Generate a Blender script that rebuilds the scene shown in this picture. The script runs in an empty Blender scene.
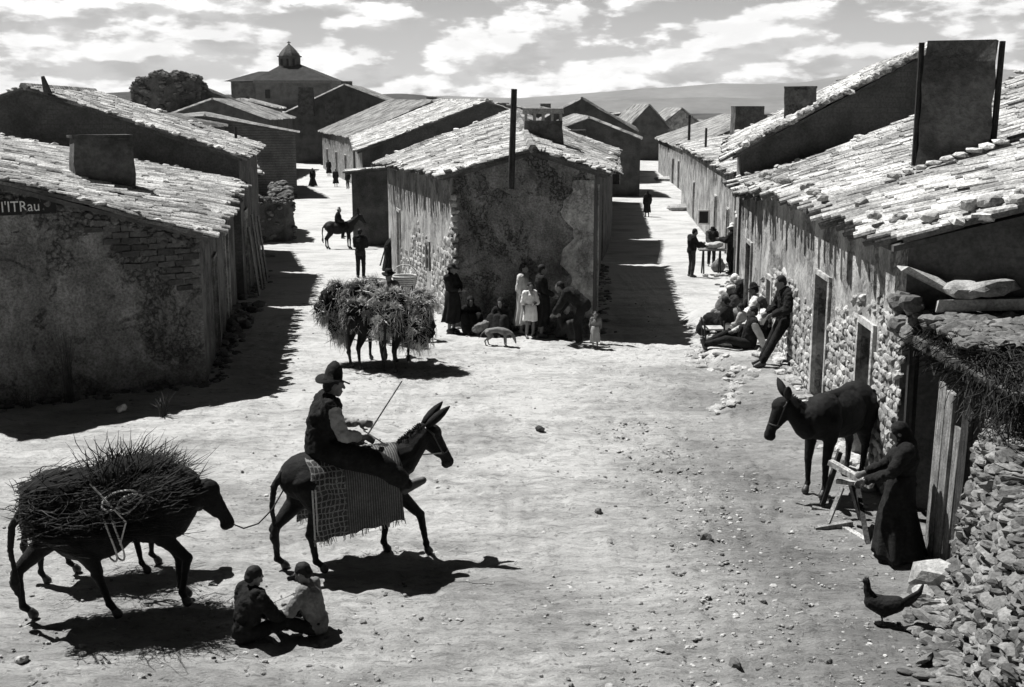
import bpy, math, random
import numpy as np
from mathutils import Vector, Matrix, noise as mn
S = bpy.context.scene
COL = S.collection
# ------------------------------------------------------------------ camera, world, sun, exposure
F = 1150.0; PITCH = math.atan(238.5 / F); CZ = 5.0
CP, SP = math.cos(PITCH), math.sin(PITCH)
cam = bpy.data.cameras.new('camera'); camo = bpy.data.objects.new('camera', cam); COL.objects.link(camo)
camo.location = (0, 0, CZ); camo.rotation_euler = (math.pi / 2 - PITCH, 0, 0)
cam.sensor_width = 36; cam.lens = 36 * F / 1024; cam.clip_start = .1; cam.clip_end = 40000
S.camera = camo
SUNH = (-.48, .31); SUN_EL = math.atan2(1, math.hypot(*SUNH))
sd = Vector((SUNH[0], SUNH[1], 1)).normalized()
sun = bpy.data.lights.new('sun', 'SUN'); sun.energy = 5.0; sun.angle = math.radians(.5); sun.color = (1, .99, .975)
suno = bpy.data.objects.new('sun', sun); COL.objects.link(suno); suno.location = (-20, 20, 40)
suno.rotation_euler = sd.to_track_quat('Z', 'Y').to_euler()
S.view_settings.view_transform = 'Standard'; S.view_settings.look = 'None'
S.view_settings.exposure = 0.78; S.view_settings.gamma = 1; S.view_settings.use_curve_mapping = False
S.cycles.max_bounces = 4; S.cycles.diffuse_bounces = 1; S.cycles.glossy_bounces = 2; S.cycles.volume_bounces = 0
S.cycles.use_denoising = True

def NT(tree):
    n, l = tree.nodes, tree.links
    def N(t, **k):
        x = n.new(t)
        for a, b in k.items():
            if a.startswith('i_'):
                key = a[2:]
                key = int(key) if key.isdigit() else key
                x.inputs[key].default_value = b
            else: setattr(x, a, b)
        return x
    def L(a, b): l.new(a, b)
    def M(op, a, b=None, c=None, clamp=False):
        x = n.new('ShaderNodeMath'); x.operation = op; x.use_clamp = clamp
        for i, v in enumerate((a, b, c)):
            if v is None: continue
            if isinstance(v, (int, float)): x.inputs[i].default_value = v
            else: l.new(v, x.inputs[i])
        return x.outputs[0]
    def R(v, a, b, c=0., d=1.):
        x = n.new('ShaderNodeMapRange'); x.clamp = True; x.interpolation_type = 'SMOOTHSTEP'
        l.new(v, x.inputs[0])
        for i, q in zip((1, 2, 3, 4), (a, b, c, d)): x.inputs[i].default_value = q
        return x.outputs[0]
    return N, L, M, R

w = bpy.data.worlds.new('World'); S.world = w; w.use_nodes = True; w.node_tree.nodes.clear()
N, L, M, R = NT(w.node_tree)
sky = N('ShaderNodeTexSky', sky_type='NISHITA', sun_disc=False, sun_elevation=SUN_EL,
        sun_rotation=math.atan2(SUNH[0], SUNH[1]), altitude=900, air_density=1, dust_density=.6, ozone_density=2)
sep = N('ShaderNodeSeparateColor'); L(sky.outputs[0], sep.inputs[0])
# black-and-white film behind a red filter sees the red of the sky
SKY_STR = .05
skyred = M('MULTIPLY', sep.outputs[0], .11)
tc = N('ShaderNodeTexCoord'); sx = N('ShaderNodeSeparateXYZ'); L(tc.outputs['Generated'], sx.inputs[0])
el = sx.outputs[2]
den = M('ADD', M('MAXIMUM', el, 0.0), .045)
cx = N('ShaderNodeCombineXYZ'); L(M('DIVIDE', sx.outputs[0], den), cx.inputs[0]); L(M('DIVIDE', sx.outputs[1], den), cx.inputs[1])
mp = N('ShaderNodeMapping'); mp.inputs['Scale'].default_value = (1.0, .3, 2.9); mp.inputs['Location'].default_value = (3.3, 1.7, 0)
L(tc.outputs['Generated'], mp.inputs[0])
n1 = N('ShaderNodeTexNoise', i_Scale=11, i_Detail=12, i_Roughness=.56, i_Distortion=0.); L(mp.outputs[0], n1.inputs['Vector'])
n2 = N('ShaderNodeTexNoise', i_Scale=15, i_Detail=10, i_Roughness=.58, i_Distortion=.2); L(mp.outputs[0], n2.inputs['Vector'])
low = R(el, 0.005, .05, 1., 0.)
cloud = M('ADD', n1.outputs[0], M('MULTIPLY', low, .10))
mask = R(cloud, .44, .51)
vo_ = N('ShaderNodeVectorMath', operation='ADD'); L(mp.outputs[0], vo_.inputs[0]); vo_.inputs[1].default_value = (-.012, 0, .022)
n1b = N('ShaderNodeTexNoise', i_Scale=11, i_Detail=7, i_Roughness=.56, i_Distortion=0.); L(vo_.outputs[0], n1b.inputs['Vector'])
rel = R(M('SUBTRACT', n1.outputs[0], n1b.outputs[0]), -.05, .055, 0., 1.)     # sunlit heads, grey undersides
bright = M('ADD', M('MULTIPLY', rel, .62), M('ADD', M('MULTIPLY', R(n2.outputs[0], .40, .58, 0., .20), 1.), .12))
base = R(el, 0., .10, .44, .17)
band = R(el, .095, .15, 1., 0.)
vis = N('ShaderNodeMix', data_type='FLOAT'); L(mask, vis.inputs[0]); L(base, vis.inputs[2])
L(M('ADD', bright, .10), vis.inputs[3])
front = R(sx.outputs[1], .2, .8, .04, 1.)          # the bank of cloud stands over the far plain
cl = M('MULTIPLY', M('MULTIPLY', vis.outputs[0], band), front)
tot = M('ADD', M('DIVIDE', cl, SKY_STR), M('MULTIPLY', skyred, M('SUBTRACT', 1.02, M('MULTIPLY', band, front))))
bg = N('ShaderNodeBackground', i_Strength=SKY_STR); L(tot, bg.inputs[0])
wo = N('ShaderNodeOutputWorld'); L(bg.outputs[0], wo.inputs[0])

# ------------------------------------------------------------------ pixel and ground helpers
def ray(px, py):
    u = (343.5 - py) / F
    return ((px - 512) / F, CP + u * SP, -SP + u * CP)
def at(px, py, Y):
    d = ray(px, py); t = Y / d[1]
    return Vector((t * d[0], Y, CZ + t * d[2]))
GY = [-50, 0, 22, 30, 40, 56, 70, 170, 235, 420, 900, 40000]
GZ = [0, 0, 0, -.30, -.9, -1.75, -2, -2.1, -3, -16, -42, -42]
def sm(t): t = max(0., min(1., t)); return t * t * (3 - 2 * t)
def ground_z(x, y, fine=True):
    z = float(np.interp(y, GY, GZ))
    if 90 < y < 420:                                     # the rise the church stands on
        z += 7.5 * math.exp(-((x + 50) / 46) ** 2 - ((y - 235) / 60) ** 2)
    if 17 < y < 31:                                      # trodden bank along the right-hand wall
        e = 3.55 + (y - 18) * .085 + .25 * math.sin(y * 1.3)
        z += .20 * sm((x - e) / .35) * sm((y - 18.2) / .8) * sm((30.5 - y) / 2)
    if fine and y < 130 and abs(x) < 40:
        z += .05 * mn.noise(Vector((x * .35, y * .35, 0))) + .022 * mn.noise(Vector((x * 1.3, y * 1.3, 3)))
    return z
def gp(px, py):
    d = ray(px, py); y = 15.
    for _ in range(60):
        z = ground_z(y * d[0] / d[1], y)
        t = (z - CZ) / d[2]; y = .5 * y + .5 * t * d[1]
    return Vector((y * d[0] / d[1], y, ground_z(y * d[0] / d[1], y)))

# ------------------------------------------------------------------ materials (grey: the film is black and white)
MATS = {}
def grey(v): return (v, v, v * .985, 1)
def mat(name, base, var=.35, scale=3., rough=.9, bump=.3, bscale=25., kind=None, tone=False, fine=.25, spec=.25, dist=.02):
    if name in MATS: return MATS[name]
    m = bpy.data.materials.new(name); m.use_nodes = True; m.node_tree.nodes.clear()
    N, L, M, R = NT(m.node_tree)
    tc = N('ShaderNodeTexCoord'); co = tc.outputs['Object']
    a = N('ShaderNodeTexNoise', i_Scale=scale, i_Detail=6, i_Roughness=.6); L(co, a.inputs['Vector'])
    b = N('ShaderNodeTexNoise', i_Scale=bscale, i_Detail=5, i_Roughness=.65); L(co, b.inputs['Vector'])
    va = R(a.outputs[0], .3, .7, 1 - var, 1 + var)
    vb = R(b.outputs[0], .3, .7, 1 - fine, 1 + fine)
    v = M('MULTIPLY', M('MULTIPLY', va, vb), base)
    h = b.outputs[0]
    if kind == 'rubble':
        vo = N('ShaderNodeTexVoronoi', feature='DISTANCE_TO_EDGE', i_Scale=4.2, i_Randomness=1.); L(co, vo.inputs['Vector'])
        vc = N('ShaderNodeTexVoronoi', feature='F1', i_Scale=4.2); L(co, vc.inputs['Vector'])
        sp = N('ShaderNodeSeparateColor'); L(vc.outputs['Color'], sp.inputs[0])
        e = R(vo.outputs[0], 0.01, .10)
        v = M('MULTIPLY', v, M('MULTIPLY', R(e, 0, 1, .55, 1.), R(sp.outputs[0], 0, 1, .75, 1.25)))
        h = M('ADD', M('MULTIPLY', e, .8), M('MULTIPLY', b.outputs[0], .4))
    if kind == 'courses':                               # mud-brick courses showing through worn plaster
        sx = N('ShaderNodeSeparateXYZ'); L(co, sx.inputs[0])
        cz = N('ShaderNodeCombineXYZ'); L(M('ADD', sx.outputs[0], sx.outputs[1]), cz.inputs[0]); L(sx.outputs[2], cz.inputs[1])
        br = N('ShaderNodeTexBrick', i_Scale=1., ); br.inputs['Brick Width'].default_value = .36; br.inputs['Row Height'].default_value = .13
        br.inputs['Mortar Size'].default_value = .014; br.inputs['Color1'].default_value = (.85, .85, .85, 1); br.inputs['Color2'].default_value = (1.05, 1.05, 1.05, 1)
        br.inputs['Mortar'].default_value = (.78, .78, .78, 1)
        L(cz.outputs[0], br.inputs['Vector'])
        wear = R(a.outputs[0], .48, .62)
        sp = N('ShaderNodeSeparateColor'); L(br.outputs[0], sp.inputs[0])
        mx = N('ShaderNodeMix', data_type='FLOAT'); L(wear, mx.inputs[0]); mx.inputs[2].default_value = 1.; L(sp.outputs[0], mx.inputs[3])
        v = M('MULTIPLY', v, mx.outputs[0])
        h = M('ADD', M('MULTIPLY', mx.outputs[0], .7), M('MULTIPLY', b.outputs[0], .5))
    if kind == 'streak':                                # rain streaks and drips down a plaster wall
        mp = N('ShaderNodeMapping'); mp.inputs['Scale'].default_value = (4.5, 4.5, .8); L(co, mp.inputs[0])
        st = N('ShaderNodeTexNoise', i_Scale=1.2, i_Detail=5, i_Roughness=.6); L(mp.outputs[0], st.inputs['Vector'])
        v = M('MULTIPLY', v, R(st.outputs[0], .35, .62, .72, 1.12))
        h = M('ADD', M('MULTIPLY', st.outputs[0], .3), M('MULTIPLY', b.outputs[0], .5))
    if kind == 'daub':                                  # old lime daub, fallen away in patches, drips below the eaves
        mp = N('ShaderNodeMapping'); mp.inputs['Scale'].default_value = (2.6, 2.6, 1.2); L(co, mp.inputs[0])
        st = N('ShaderNodeTexNoise', i_Scale=1.3, i_Detail=8, i_Roughness=.65, i_Distortion=.4); L(mp.outputs[0], st.inputs['Vector'])
        pa = N('ShaderNodeTexNoise', i_Scale=1.1, i_Detail=8, i_Roughness=.68, i_Distortion=.5); L(co, pa.inputs['Vector'])
        wp = N('ShaderNodeTexNoise', i_Scale=5., i_Detail=6, i_Roughness=.7); L(co, wp.inputs['Vector'])
        vm = N('ShaderNodeVectorMath', operation='MULTIPLY_ADD'); L(wp.outputs['Color'], vm.inputs[0]); vm.inputs[1].default_value = (.34, .34, .34); L(co, vm.inputs[2])
        vo = N('ShaderNodeTexVoronoi', feature='DISTANCE_TO_EDGE', i_Scale=8.5, i_Randomness=1.); L(vm.outputs[0], vo.inputs['Vector'])
        gap = R(pa.outputs[0], .50, .56); e = R(vo.outputs[0], .0, .12)
        v = M('MULTIPLY', v, R(st.outputs[0], .38, .60, .80, 1.10))
        rub = M('MULTIPLY', R(e, 0, 1, .50, .82), gap); v = M('MULTIPLY', v, M('ADD', M('SUBTRACT', 1., gap), rub))
        h = M('ADD', M('ADD', M('MULTIPLY', st.outputs[0], .5), M('MULTIPLY', M('MULTIPLY', e, gap), .6)), M('SUBTRACT', M('MULTIPLY', b.outputs[0], .6), M('MULTIPLY', gap, .9)))
    if kind == 'boards':
        wv = N('ShaderNodeTexWave', wave_type='BANDS', bands_direction='Z', i_Scale=1.6, i_Distortion=1.2, i_Detail=3); L(co, wv.inputs['Vector'])
        v = M('MULTIPLY', v, R(wv.outputs[0], .1, .5, .72, 1.05)); h = M('ADD', wv.outputs[0], b.outputs[0])
    if kind == 'grain':
        mp = N('ShaderNodeMapping'); mp.inputs['Scale'].default_value = (28, 28, 1.6); L(co, mp.inputs[0])
        st = N('ShaderNodeTexNoise', i_Scale=1.5, i_Detail=4); L(mp.outputs[0], st.inputs['Vector'])
        v = M('MULTIPLY', v, R(st.outputs[0], .3, .65, .5, 1.2)); h = M('ADD', st.outputs[0], b.outputs[0])
    if kind == 'ground':
        mp = N('ShaderNodeMapping'); mp.inputs['Scale'].default_value = (.55, 1.7, 1); mp.inputs['Rotation'].default_value = (0, 0, .15); L(co, mp.inputs[0])
        st = N('ShaderNodeTexNoise', i_Scale=1.1, i_Detail=9, i_Roughness=.72, i_Distortion=.7); L(mp.outputs[0], st.inputs['Vector'])
        g2 = N('ShaderNodeTexNoise', i_Scale=5.2, i_Detail=9, i_Roughness=.78, i_Distortion=.9); L(mp.outputs[0], g2.inputs['Vector'])
        vo = N('ShaderNodeTexVoronoi', feature='F1', i_Scale=11, i_Randomness=1.); L(co, vo.inputs['Vector'])
        peb = R(vo.outputs[0], .12, .34, 1., 0.)
        gate = R(g2.outputs[0], .50, .60)
        v = M('MULTIPLY', v, R(st.outputs[0], .38, .60, .80, 1.12))
        v = M('MULTIPLY', v, R(g2.outputs[0], .36, .50, .66, 1.04))
        g3 = N('ShaderNodeTexNoise', i_Scale=16, i_Detail=6, i_Roughness=.7, i_Distortion=1.6); L(mp.outputs[0], g3.inputs['Vector'])
        v = M('MULTIPLY', v, R(g3.outputs[0], .34, .43, .62, 1.02))
        sx = N('ShaderNodeSeparateXYZ'); L(co, sx.inputs[0])
        # vignette painted into near ground, darker soil and dung by the near right wall
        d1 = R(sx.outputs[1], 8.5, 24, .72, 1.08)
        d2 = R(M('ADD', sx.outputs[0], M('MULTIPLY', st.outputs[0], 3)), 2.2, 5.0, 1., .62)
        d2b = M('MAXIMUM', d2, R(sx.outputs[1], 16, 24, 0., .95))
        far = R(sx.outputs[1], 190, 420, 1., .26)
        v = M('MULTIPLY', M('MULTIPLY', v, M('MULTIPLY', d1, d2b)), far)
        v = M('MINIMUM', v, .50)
        h = M('ADD', M('ADD', M('ADD', M('MULTIPLY', g2.outputs[0], 1.7), M('MULTIPLY', g3.outputs[0], .6)), M('MULTIPLY', b.outputs[0], .45)), M('MULTIPLY', M('MULTIPLY', peb, gate), .55))
    if kind == 'plain':
        mp = N('ShaderNodeMapping'); mp.inputs['Scale'].default_value = (1, .25, 1); L(co, mp.inputs[0])
        vo = N('ShaderNodeTexVoronoi', feature='F1', i_Scale=.012); L(mp.outputs[0], vo.inputs['Vector'])
        sp = N('ShaderNodeSeparateColor'); L(vo.outputs['Color'], sp.inputs[0])
        v = M('MULTIPLY', v, R(sp.outputs[0], .1, .9, .5, 1.7))
    if kind == 'weave':
        wv = N('ShaderNodeTexBrick', i_Scale=1.); wv.inputs['Brick Width'].default_value = .048; wv.inputs['Row Height'].default_value = .06
        wv.inputs['Mortar Size'].default_value = .006; wv.inputs['Color1'].default_value = (.16, .16, .16, 1); wv.inputs['Color2'].default_value = (.3, .3, .3, 1)
        wv.inputs['Mortar'].default_value = (1.05, 1.05, 1.05, 1); wv.offset = 0
        sx = N('ShaderNodeSeparateXYZ'); L(co, sx.inputs[0])
        cz = N('ShaderNodeCombineXYZ'); L(M('ADD', sx.outputs[0], M('MULTIPLY', a.outputs[0], .16)), cz.inputs[0]); L(M('ADD', sx.outputs[2], M('MULTIPLY', a.outputs[0], .08)), cz.inputs[1])
        L(cz.outputs[0], wv.inputs['Vector'])
        sp = N('ShaderNodeSeparateColor'); L(wv.outputs[0], sp.inputs[0])
        # two woven end bands; the middle of the blanket is plain with thin upright stripes
        inner = R(sx.outputs[0], -.16, -.12, 0., 1.)
        wv2 = N('ShaderNodeTexWave', wave_type='BANDS', bands_direction='X', i_Scale=12, i_Distortion=.6); L(co, wv2.inputs['Vector'])
        mx = N('ShaderNodeMix', data_type='FLOAT'); L(inner, mx.inputs[0]); L(sp.outputs[0], mx.inputs[2])
        L(R(wv2.outputs[0], .75, .98, .35, 1.1), mx.inputs[3])
        v = M('MULTIPLY', v, mx.outputs[0])
    if tone:
        at_ = N('ShaderNodeAttribute', attribute_name='tone'); v = M('MULTIPLY', v, at_.outputs['Fac'])
    v = M('MINIMUM', v, .8)
    cc = N('ShaderNodeCombineColor'); L(v, cc.inputs[0]); L(v, cc.inputs[1]); L(M('MULTIPLY', v, .985), cc.inputs[2])
    p = N('ShaderNodeBsdfPrincipled', i_Roughness=rough); p.inputs['Specular IOR Level'].default_value = spec
    L(cc.outputs[0], p.inputs['Base Color'])
    if bump:
        bp = N('ShaderNodeBump', i_Strength=bump, i_Distance=dist); L(h, bp.inputs['Height']); L(bp.outputs[0], p.inputs['Normal'])
    o = N('ShaderNodeOutputMaterial'); L(p.outputs[0], o.inputs[0])
    MATS[name] = m
    return m
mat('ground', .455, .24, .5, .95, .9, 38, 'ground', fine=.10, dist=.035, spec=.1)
mat('far_plain', .06, .4, .004, 1, 0, .03, 'plain', spec=0)
mat('hill_near', .05, .4, .01, 1, 0, .05, spec=0)
mat('pitted', .20, .35, 1.8, .95, 1., 24, 'daub', fine=.4, dist=.05)
mat('hill_rock', .13, .3, .0015, 1, 0, .01, spec=0)
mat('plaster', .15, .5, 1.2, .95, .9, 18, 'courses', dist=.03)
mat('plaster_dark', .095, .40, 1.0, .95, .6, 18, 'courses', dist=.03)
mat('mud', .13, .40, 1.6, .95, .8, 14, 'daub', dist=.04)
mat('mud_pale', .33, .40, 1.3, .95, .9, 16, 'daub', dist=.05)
mat('roof_dark', .030, .3, .6, .95, .5, 2)
mat('cloth_mid', .30, .15, 6, .9, .4, 60, fine=.1, dist=.008)
mat('rubble_wall', .26, .3, 1.5, .95, 1., 20, 'rubble', dist=.06)
mat('rubble_dark', .10, .4, 1.5, .95, 1., 20, dist=.08)
mat('boards', .12, .3, .8, .95, .5, 12, 'boards')
mat('lime', .42, .35, 3, .9, .6, 18, 'daub')
mat('tile', .42, .55, .9, .9, .6, 26, tone=True, fine=.45)
mat('tile_bed', .09, .3, 3, .95, .4, 20)
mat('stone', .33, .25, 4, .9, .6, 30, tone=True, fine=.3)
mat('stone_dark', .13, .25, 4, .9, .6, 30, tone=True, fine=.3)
mat('chimney_mud', .10, .4, 2, .95, 1., 12, dist=.05)
mat('wood', .20, .3, 5, .85, .5, 30, 'grain')
mat('wood_pale', .42, .3, 5, .85, .5, 30, 'grain')
mat('wood_dark', .035, .3, 5, .85, .5, 30, 'grain')
mat('black_paint', .012, .2, 5, .6, 0)
mat('white_paint', .75, .15, 8, .7, 0)
mat('skin', .16, .1, 8, .6, .1, 60, fine=.06, dist=.003)
mat('hair', .010, .2, 20, .75, .5, 120, dist=.006)
mat('cloth_black', .014, .4, 6, .9, .8, 26, fine=.3, dist=.02, spec=.15)
mat('cloth_dark', .035, .35, 6, .9, .8, 26, fine=.25, dist=.02)
mat('cloth_grey', .15, .25, 6, .9, .8, 26, fine=.2, dist=.02)
mat('cloth_light', .45, .15, 6, .9, .4, 60, fine=.1, dist=.008)
mat('cloth_white', .72, .1, 6, .9, .3, 60, fine=.06, dist=.008)
mat('leather', .04, .3, 8, .5, .3, 40, spec=.5, dist=.006)
mat('fur', .011, .5, 4, .7, .8, 90, fine=.5, dist=.014, spec=.16)
mat('fur_pale', .20, .2, 7, .8, .4, 90, dist=.006)
mat('fur_dog', .17, .2, 9, .8, .5, 90, dist=.006)
mat('feather', .009, .3, 14, .8, .7, 60, dist=.01)
mat('brush', .022, .4, 9, .9, 0, 40, tone=True)
mat('straw', .38, .45, 5, .9, .3, 60, tone=True)
mat('rope', .55, .15, 30, .9, .4, 140, dist=.004)
mat('blanket', .20, .2, 5, .95, .6, 50, 'weave', dist=.01)
mat('bark', .035, .3, 5, .9, .4, 40)
mat('scrub', .06, .3, 9, .9, 0, 40, tone=True)

# ------------------------------------------------------------------ objects
def thing(name, label, cat, loc=(0, 0, 0), rz=0, group=None, kind=None):
    o = bpy.data.objects.new(name, None); COL.objects.link(o); o.empty_display_size = .2
    o.location = loc; o.rotation_euler = (0, 0, rz)
    o['label'] = label; o['category'] = cat
    if group: o['group'] = group
    if kind: o['kind'] = kind
    return o
def tag(o, label=None, cat=None, group=None, kind=None):
    if label: o['label'] = label
    if cat: o['category'] = cat
    if group: o['group'] = group
    if kind: o['kind'] = kind
    return o
def root_of(o):
    while o.parent: o = o.parent
    return o
def link(name, me, m, parent=None):
    o = bpy.data.objects.new(name, me); COL.objects.link(o)
    if m: me.materials.append(MATS[m])
    if parent: o.parent = parent
    return o
class MB:
    """collects verts and faces of one part"""
    def __init__(s): s.v = []; s.f = []; s.t = []; s.n = 0
    def add(s, v, f, tone=1.):
        v = np.asarray(v, float).reshape(-1, 3); s.v.append(v)
        n = s.n; s.f.extend([tuple(i + n for i in q) for q in f]); s.n += len(v)
        s.t.append(np.full(len(v), tone) if np.isscalar(tone) else np.asarray(tone))
        return s
    def build(s, name, m, parent=None, world=False, smooth=False, origin=None):
        v = np.concatenate(s.v) if s.v else np.zeros((0, 3))
        off = np.zeros(3)
        if world and parent is not None: off = np.array(root_of(parent).location)
        elif origin is not None: off = np.array(origin)
        me = bpy.data.meshes.new(name); me.from_pydata((v - off).tolist(), [], s.f)
        at_ = me.attributes.new('tone', 'FLOAT', 'POINT'); at_.data.foreach_set('value', np.concatenate(s.t).astype(np.float32))
        if smooth: me.polygons.foreach_set('use_smooth', [True] * len(me.polygons))
        me.update()
        o = link(name, me, m, parent)
        if parent is None and origin is not None: o.location = origin
        return o
BOXF = [(0, 3, 2, 1), (4, 5, 6, 7), (0, 1, 5, 4), (1, 2, 6, 5), (2, 3, 7, 6), (3, 0, 4, 7)]
def box8(mb, p, tone=1.): mb.add(p, BOXF, tone)          # p: 4 low corners, 4 high corners
def box(mb, c, s, rz=0, tilt=0, tone=1., jit=0):
    x, y, z = s[0] / 2, s[1] / 2, s[2] / 2
    p = np.array([(-x, -y, -z), (x, -y, -z), (x, y, -z), (-x, y, -z), (-x, -y, z), (x, -y, z), (x, y, z), (-x, y, z)])
    if jit: p += np.random.uniform(-jit, jit, p.shape)
    m = np.array(Matrix.Rotation(rz, 3, 'Z') @ Matrix.Rotation(tilt, 3, 'Y'))
    mb.add(p @ m.T + np.array(c), BOXF, tone)
def frame(d):
    d = Vector(d).normalized(); a = Vector((0, 0, 1)) if abs(d.z) < .9 else Vector((1, 0, 0))
    u = d.cross(a).normalized(); return u, d.cross(u).normalized()
def tube(mb, pts, r, n=6, tone=1., cap=True):
    pts = [Vector(p) for p in pts]; k = len(pts)
    rs = [r] * k if isinstance(r, (int, float)) else r
    V = []; u = None
    for i, p in enumerate(pts):
        d = pts[min(i + 1, k - 1)] - pts[max(i - 1, 0)]
        if d.length < 1e-6: d = Vector((0, 0, 1))
        if u is None: u, v = frame(d)
        else:
            d.normalize(); u = (u - d * u.dot(d)); u = u.normalized() if u.length > 1e-5 else frame(d)[0]; v = d.cross(u)
        for j in range(n):
            a = 2 * math.pi * j / n
            V.append(p + (u * math.cos(a) + v * math.sin(a)) * rs[i])
    Fc = [(i * n + j, i * n + (j + 1) % n, (i + 1) * n + (j + 1) % n, (i + 1) * n + j) for i in range(k - 1) for j in range(n)]
    if cap: Fc += [tuple(reversed(range(n))), tuple(range((k - 1) * n, k * n))]
    mb.add([tuple(q) for q in V], Fc, tone)
# rocks
def _ico():
    t = (1 + 5 ** .5) / 2
    v = np.array([(-1, t, 0), (1, t, 0), (-1, -t, 0), (1, -t, 0), (0, -1, t), (0, 1, t), (0, -1, -t), (0, 1, -t), (t, 0, -1), (t, 0, 1), (-t, 0, -1), (-t, 0, 1)], float)
    v /= np.linalg.norm(v[0])
    f = [(0, 11, 5), (0, 5, 1), (0, 1, 7), (0, 7, 10), (0, 10, 11), (1, 5, 9), (5, 11, 4), (11, 10, 2), (10, 7, 6), (7, 1, 8), (3, 9, 4), (3, 4, 2), (3, 2, 6), (3, 6, 8), (3, 8, 9), (4, 9, 5), (2, 4, 11), (6, 2, 10), (8, 6, 7), (9, 8, 1)]
    return v, f
ICO = _ico()
def _sub(v, f):
    v = list(map(tuple, v)); c = {}; g = []
    def mid(a, b):
        k = (min(a, b), max(a, b))
        if k not in c:
            q = (np.array(v[a]) + np.array(v[b])) / 2; q /= np.linalg.norm(q); v.append(tuple(q)); c[k] = len(v) - 1
        return c[k]
    for a, b, d in f:
        x, y, z = mid(a, b), mid(b, d), mid(d, a); g += [(a, x, z), (b, y, x), (d, z, y), (x, y, z)]
    return np.array(v), g
ICO2 = _sub(*ICO)
ICO3 = _sub(*ICO2)
def rock(mb, c, s, fine=False, tone=None, rot=None, jit=.22):
    v, f = ICO2 if fine else ICO
    rs = np.random
    v = v * (1 + rs.uniform(-jit, jit, (len(v), 1)))
    v = np.sign(v) * np.abs(v) ** .8                       # blockier than a ball
    v = v * np.array(s)
    m = np.array(rot if rot is not None else Matrix.Rotation(rs.uniform(0, 6.28), 3, 'Z') @ Matrix.Rotation(rs.uniform(-.4, .4), 3, 'X'))
    mb.add(v @ m.T + np.array(c), f, rs.uniform(.65, 1.35) if tone is None else tone)
# ------------------------------------------------------------------ ground, hills
np.random.seed(4); random.seed(4)
def axis(a, b, st, lim, g=1.16):
    c = list(np.arange(a, b, st)); s = st; x = c[-1]
    while x < lim[1]: s *= g; x += s; c.append(x)
    s = st; x = c[0]; l = []
    while x > lim[0]: s *= g; x -= s; l.append(x)
    return l[::-1] + c
xs = axis(-8, 7, .055, (-9000, 9000)); ys = axis(8.4, 25, .055, (-60, 13000), 1.08)
nx, ny = len(xs), len(ys)
V = np.zeros((ny, nx, 3))
for j, y in enumerate(ys):
    for i, x in enumerate(xs):
        z = ground_z(x, y)
        if y < 45 and abs(x) < 12:                        # ruts, hoof marks, clods
            z += .022 * mn.noise(Vector((x * 3.2, y * 2.2, 7))) + .016 * mn.noise(Vector((x * 7, y * 7, 1))) + .018 * abs(mn.noise(Vector((x * 2.2 + y * .4, y * .5, 11)))) - .012 * max(0, mn.noise(Vector((x * 11, y * 11, 4))))
        V[j, i] = (x, y, z)
XS, YS = np.array(xs), np.array(ys)
def dent(x, y, r, d, ex=1., a=0.):
    i0, i1 = np.searchsorted(XS, [x - 3 * r * ex, x + 3 * r * ex]); j0, j1 = np.searchsorted(YS, [y - 3 * r * ex, y + 3 * r * ex])
    if i1 <= i0 or j1 <= j0: return
    gx, gy = np.meshgrid(XS[i0:i1] - x, YS[j0:j1] - y); u = (gx * math.cos(a) + gy * math.sin(a)) / ex; v_ = -gx * math.sin(a) + gy * math.cos(a); q = (u * u + v_ * v_) / r ** 2
    V[j0:j1, i0:i1, 2] += d * (-np.exp(-q * 1.4) + .45 * np.exp(-(np.sqrt(q) - 1.5) ** 2 * 5))
for _ in range(2600):                                     # hoof and foot marks, thicker along the beaten ways
    y = random.uniform(8.5, 25); x = random.choice((random.uniform(-7, 6), random.gauss(-1.5, 1.2), random.gauss(2.3, .7))); dent(x, y, random.uniform(.05, .09), random.uniform(.008, .026), random.uniform(1, 1.5), random.uniform(0, 3))
for (pts) in ([(-6, 9), (-1, 12.5), (-1.2, 17), (-3, 24)], [(-5.2, 8.6), (-.1, 12.2), (-.2, 17), (-2.1, 24)], [(1.6, 8.6), (2.3, 13), (2.8, 18), (3.2, 25)], [(2.7, 8.6), (3.3, 13), (3.6, 17), (4.1, 25)]):
    P_ = np.array(pts, float)                             # cart ruts
    for t_ in np.linspace(0, 1, 170):
        x = np.interp(t_, np.linspace(0, 1, 4), P_[:, 0]) + .10 * math.sin(t_ * 17); y = np.interp(t_, np.linspace(0, 1, 4), P_[:, 1])
        if random.random() < .8: dent(x + random.gauss(0, .03), y, .085, random.uniform(.004, .016), 1.8, 1.4)
fc = [(j * nx + i, j * nx + i + 1, (j + 1) * nx + i + 1, (j + 1) * nx + i) for j in range(ny - 1) for i in range(nx - 1)]
mb = MB(); mb.add(V.reshape(-1, 3), fc); g = mb.build('ground', 'ground', smooth=True); tag(g, kind='structure')
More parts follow.
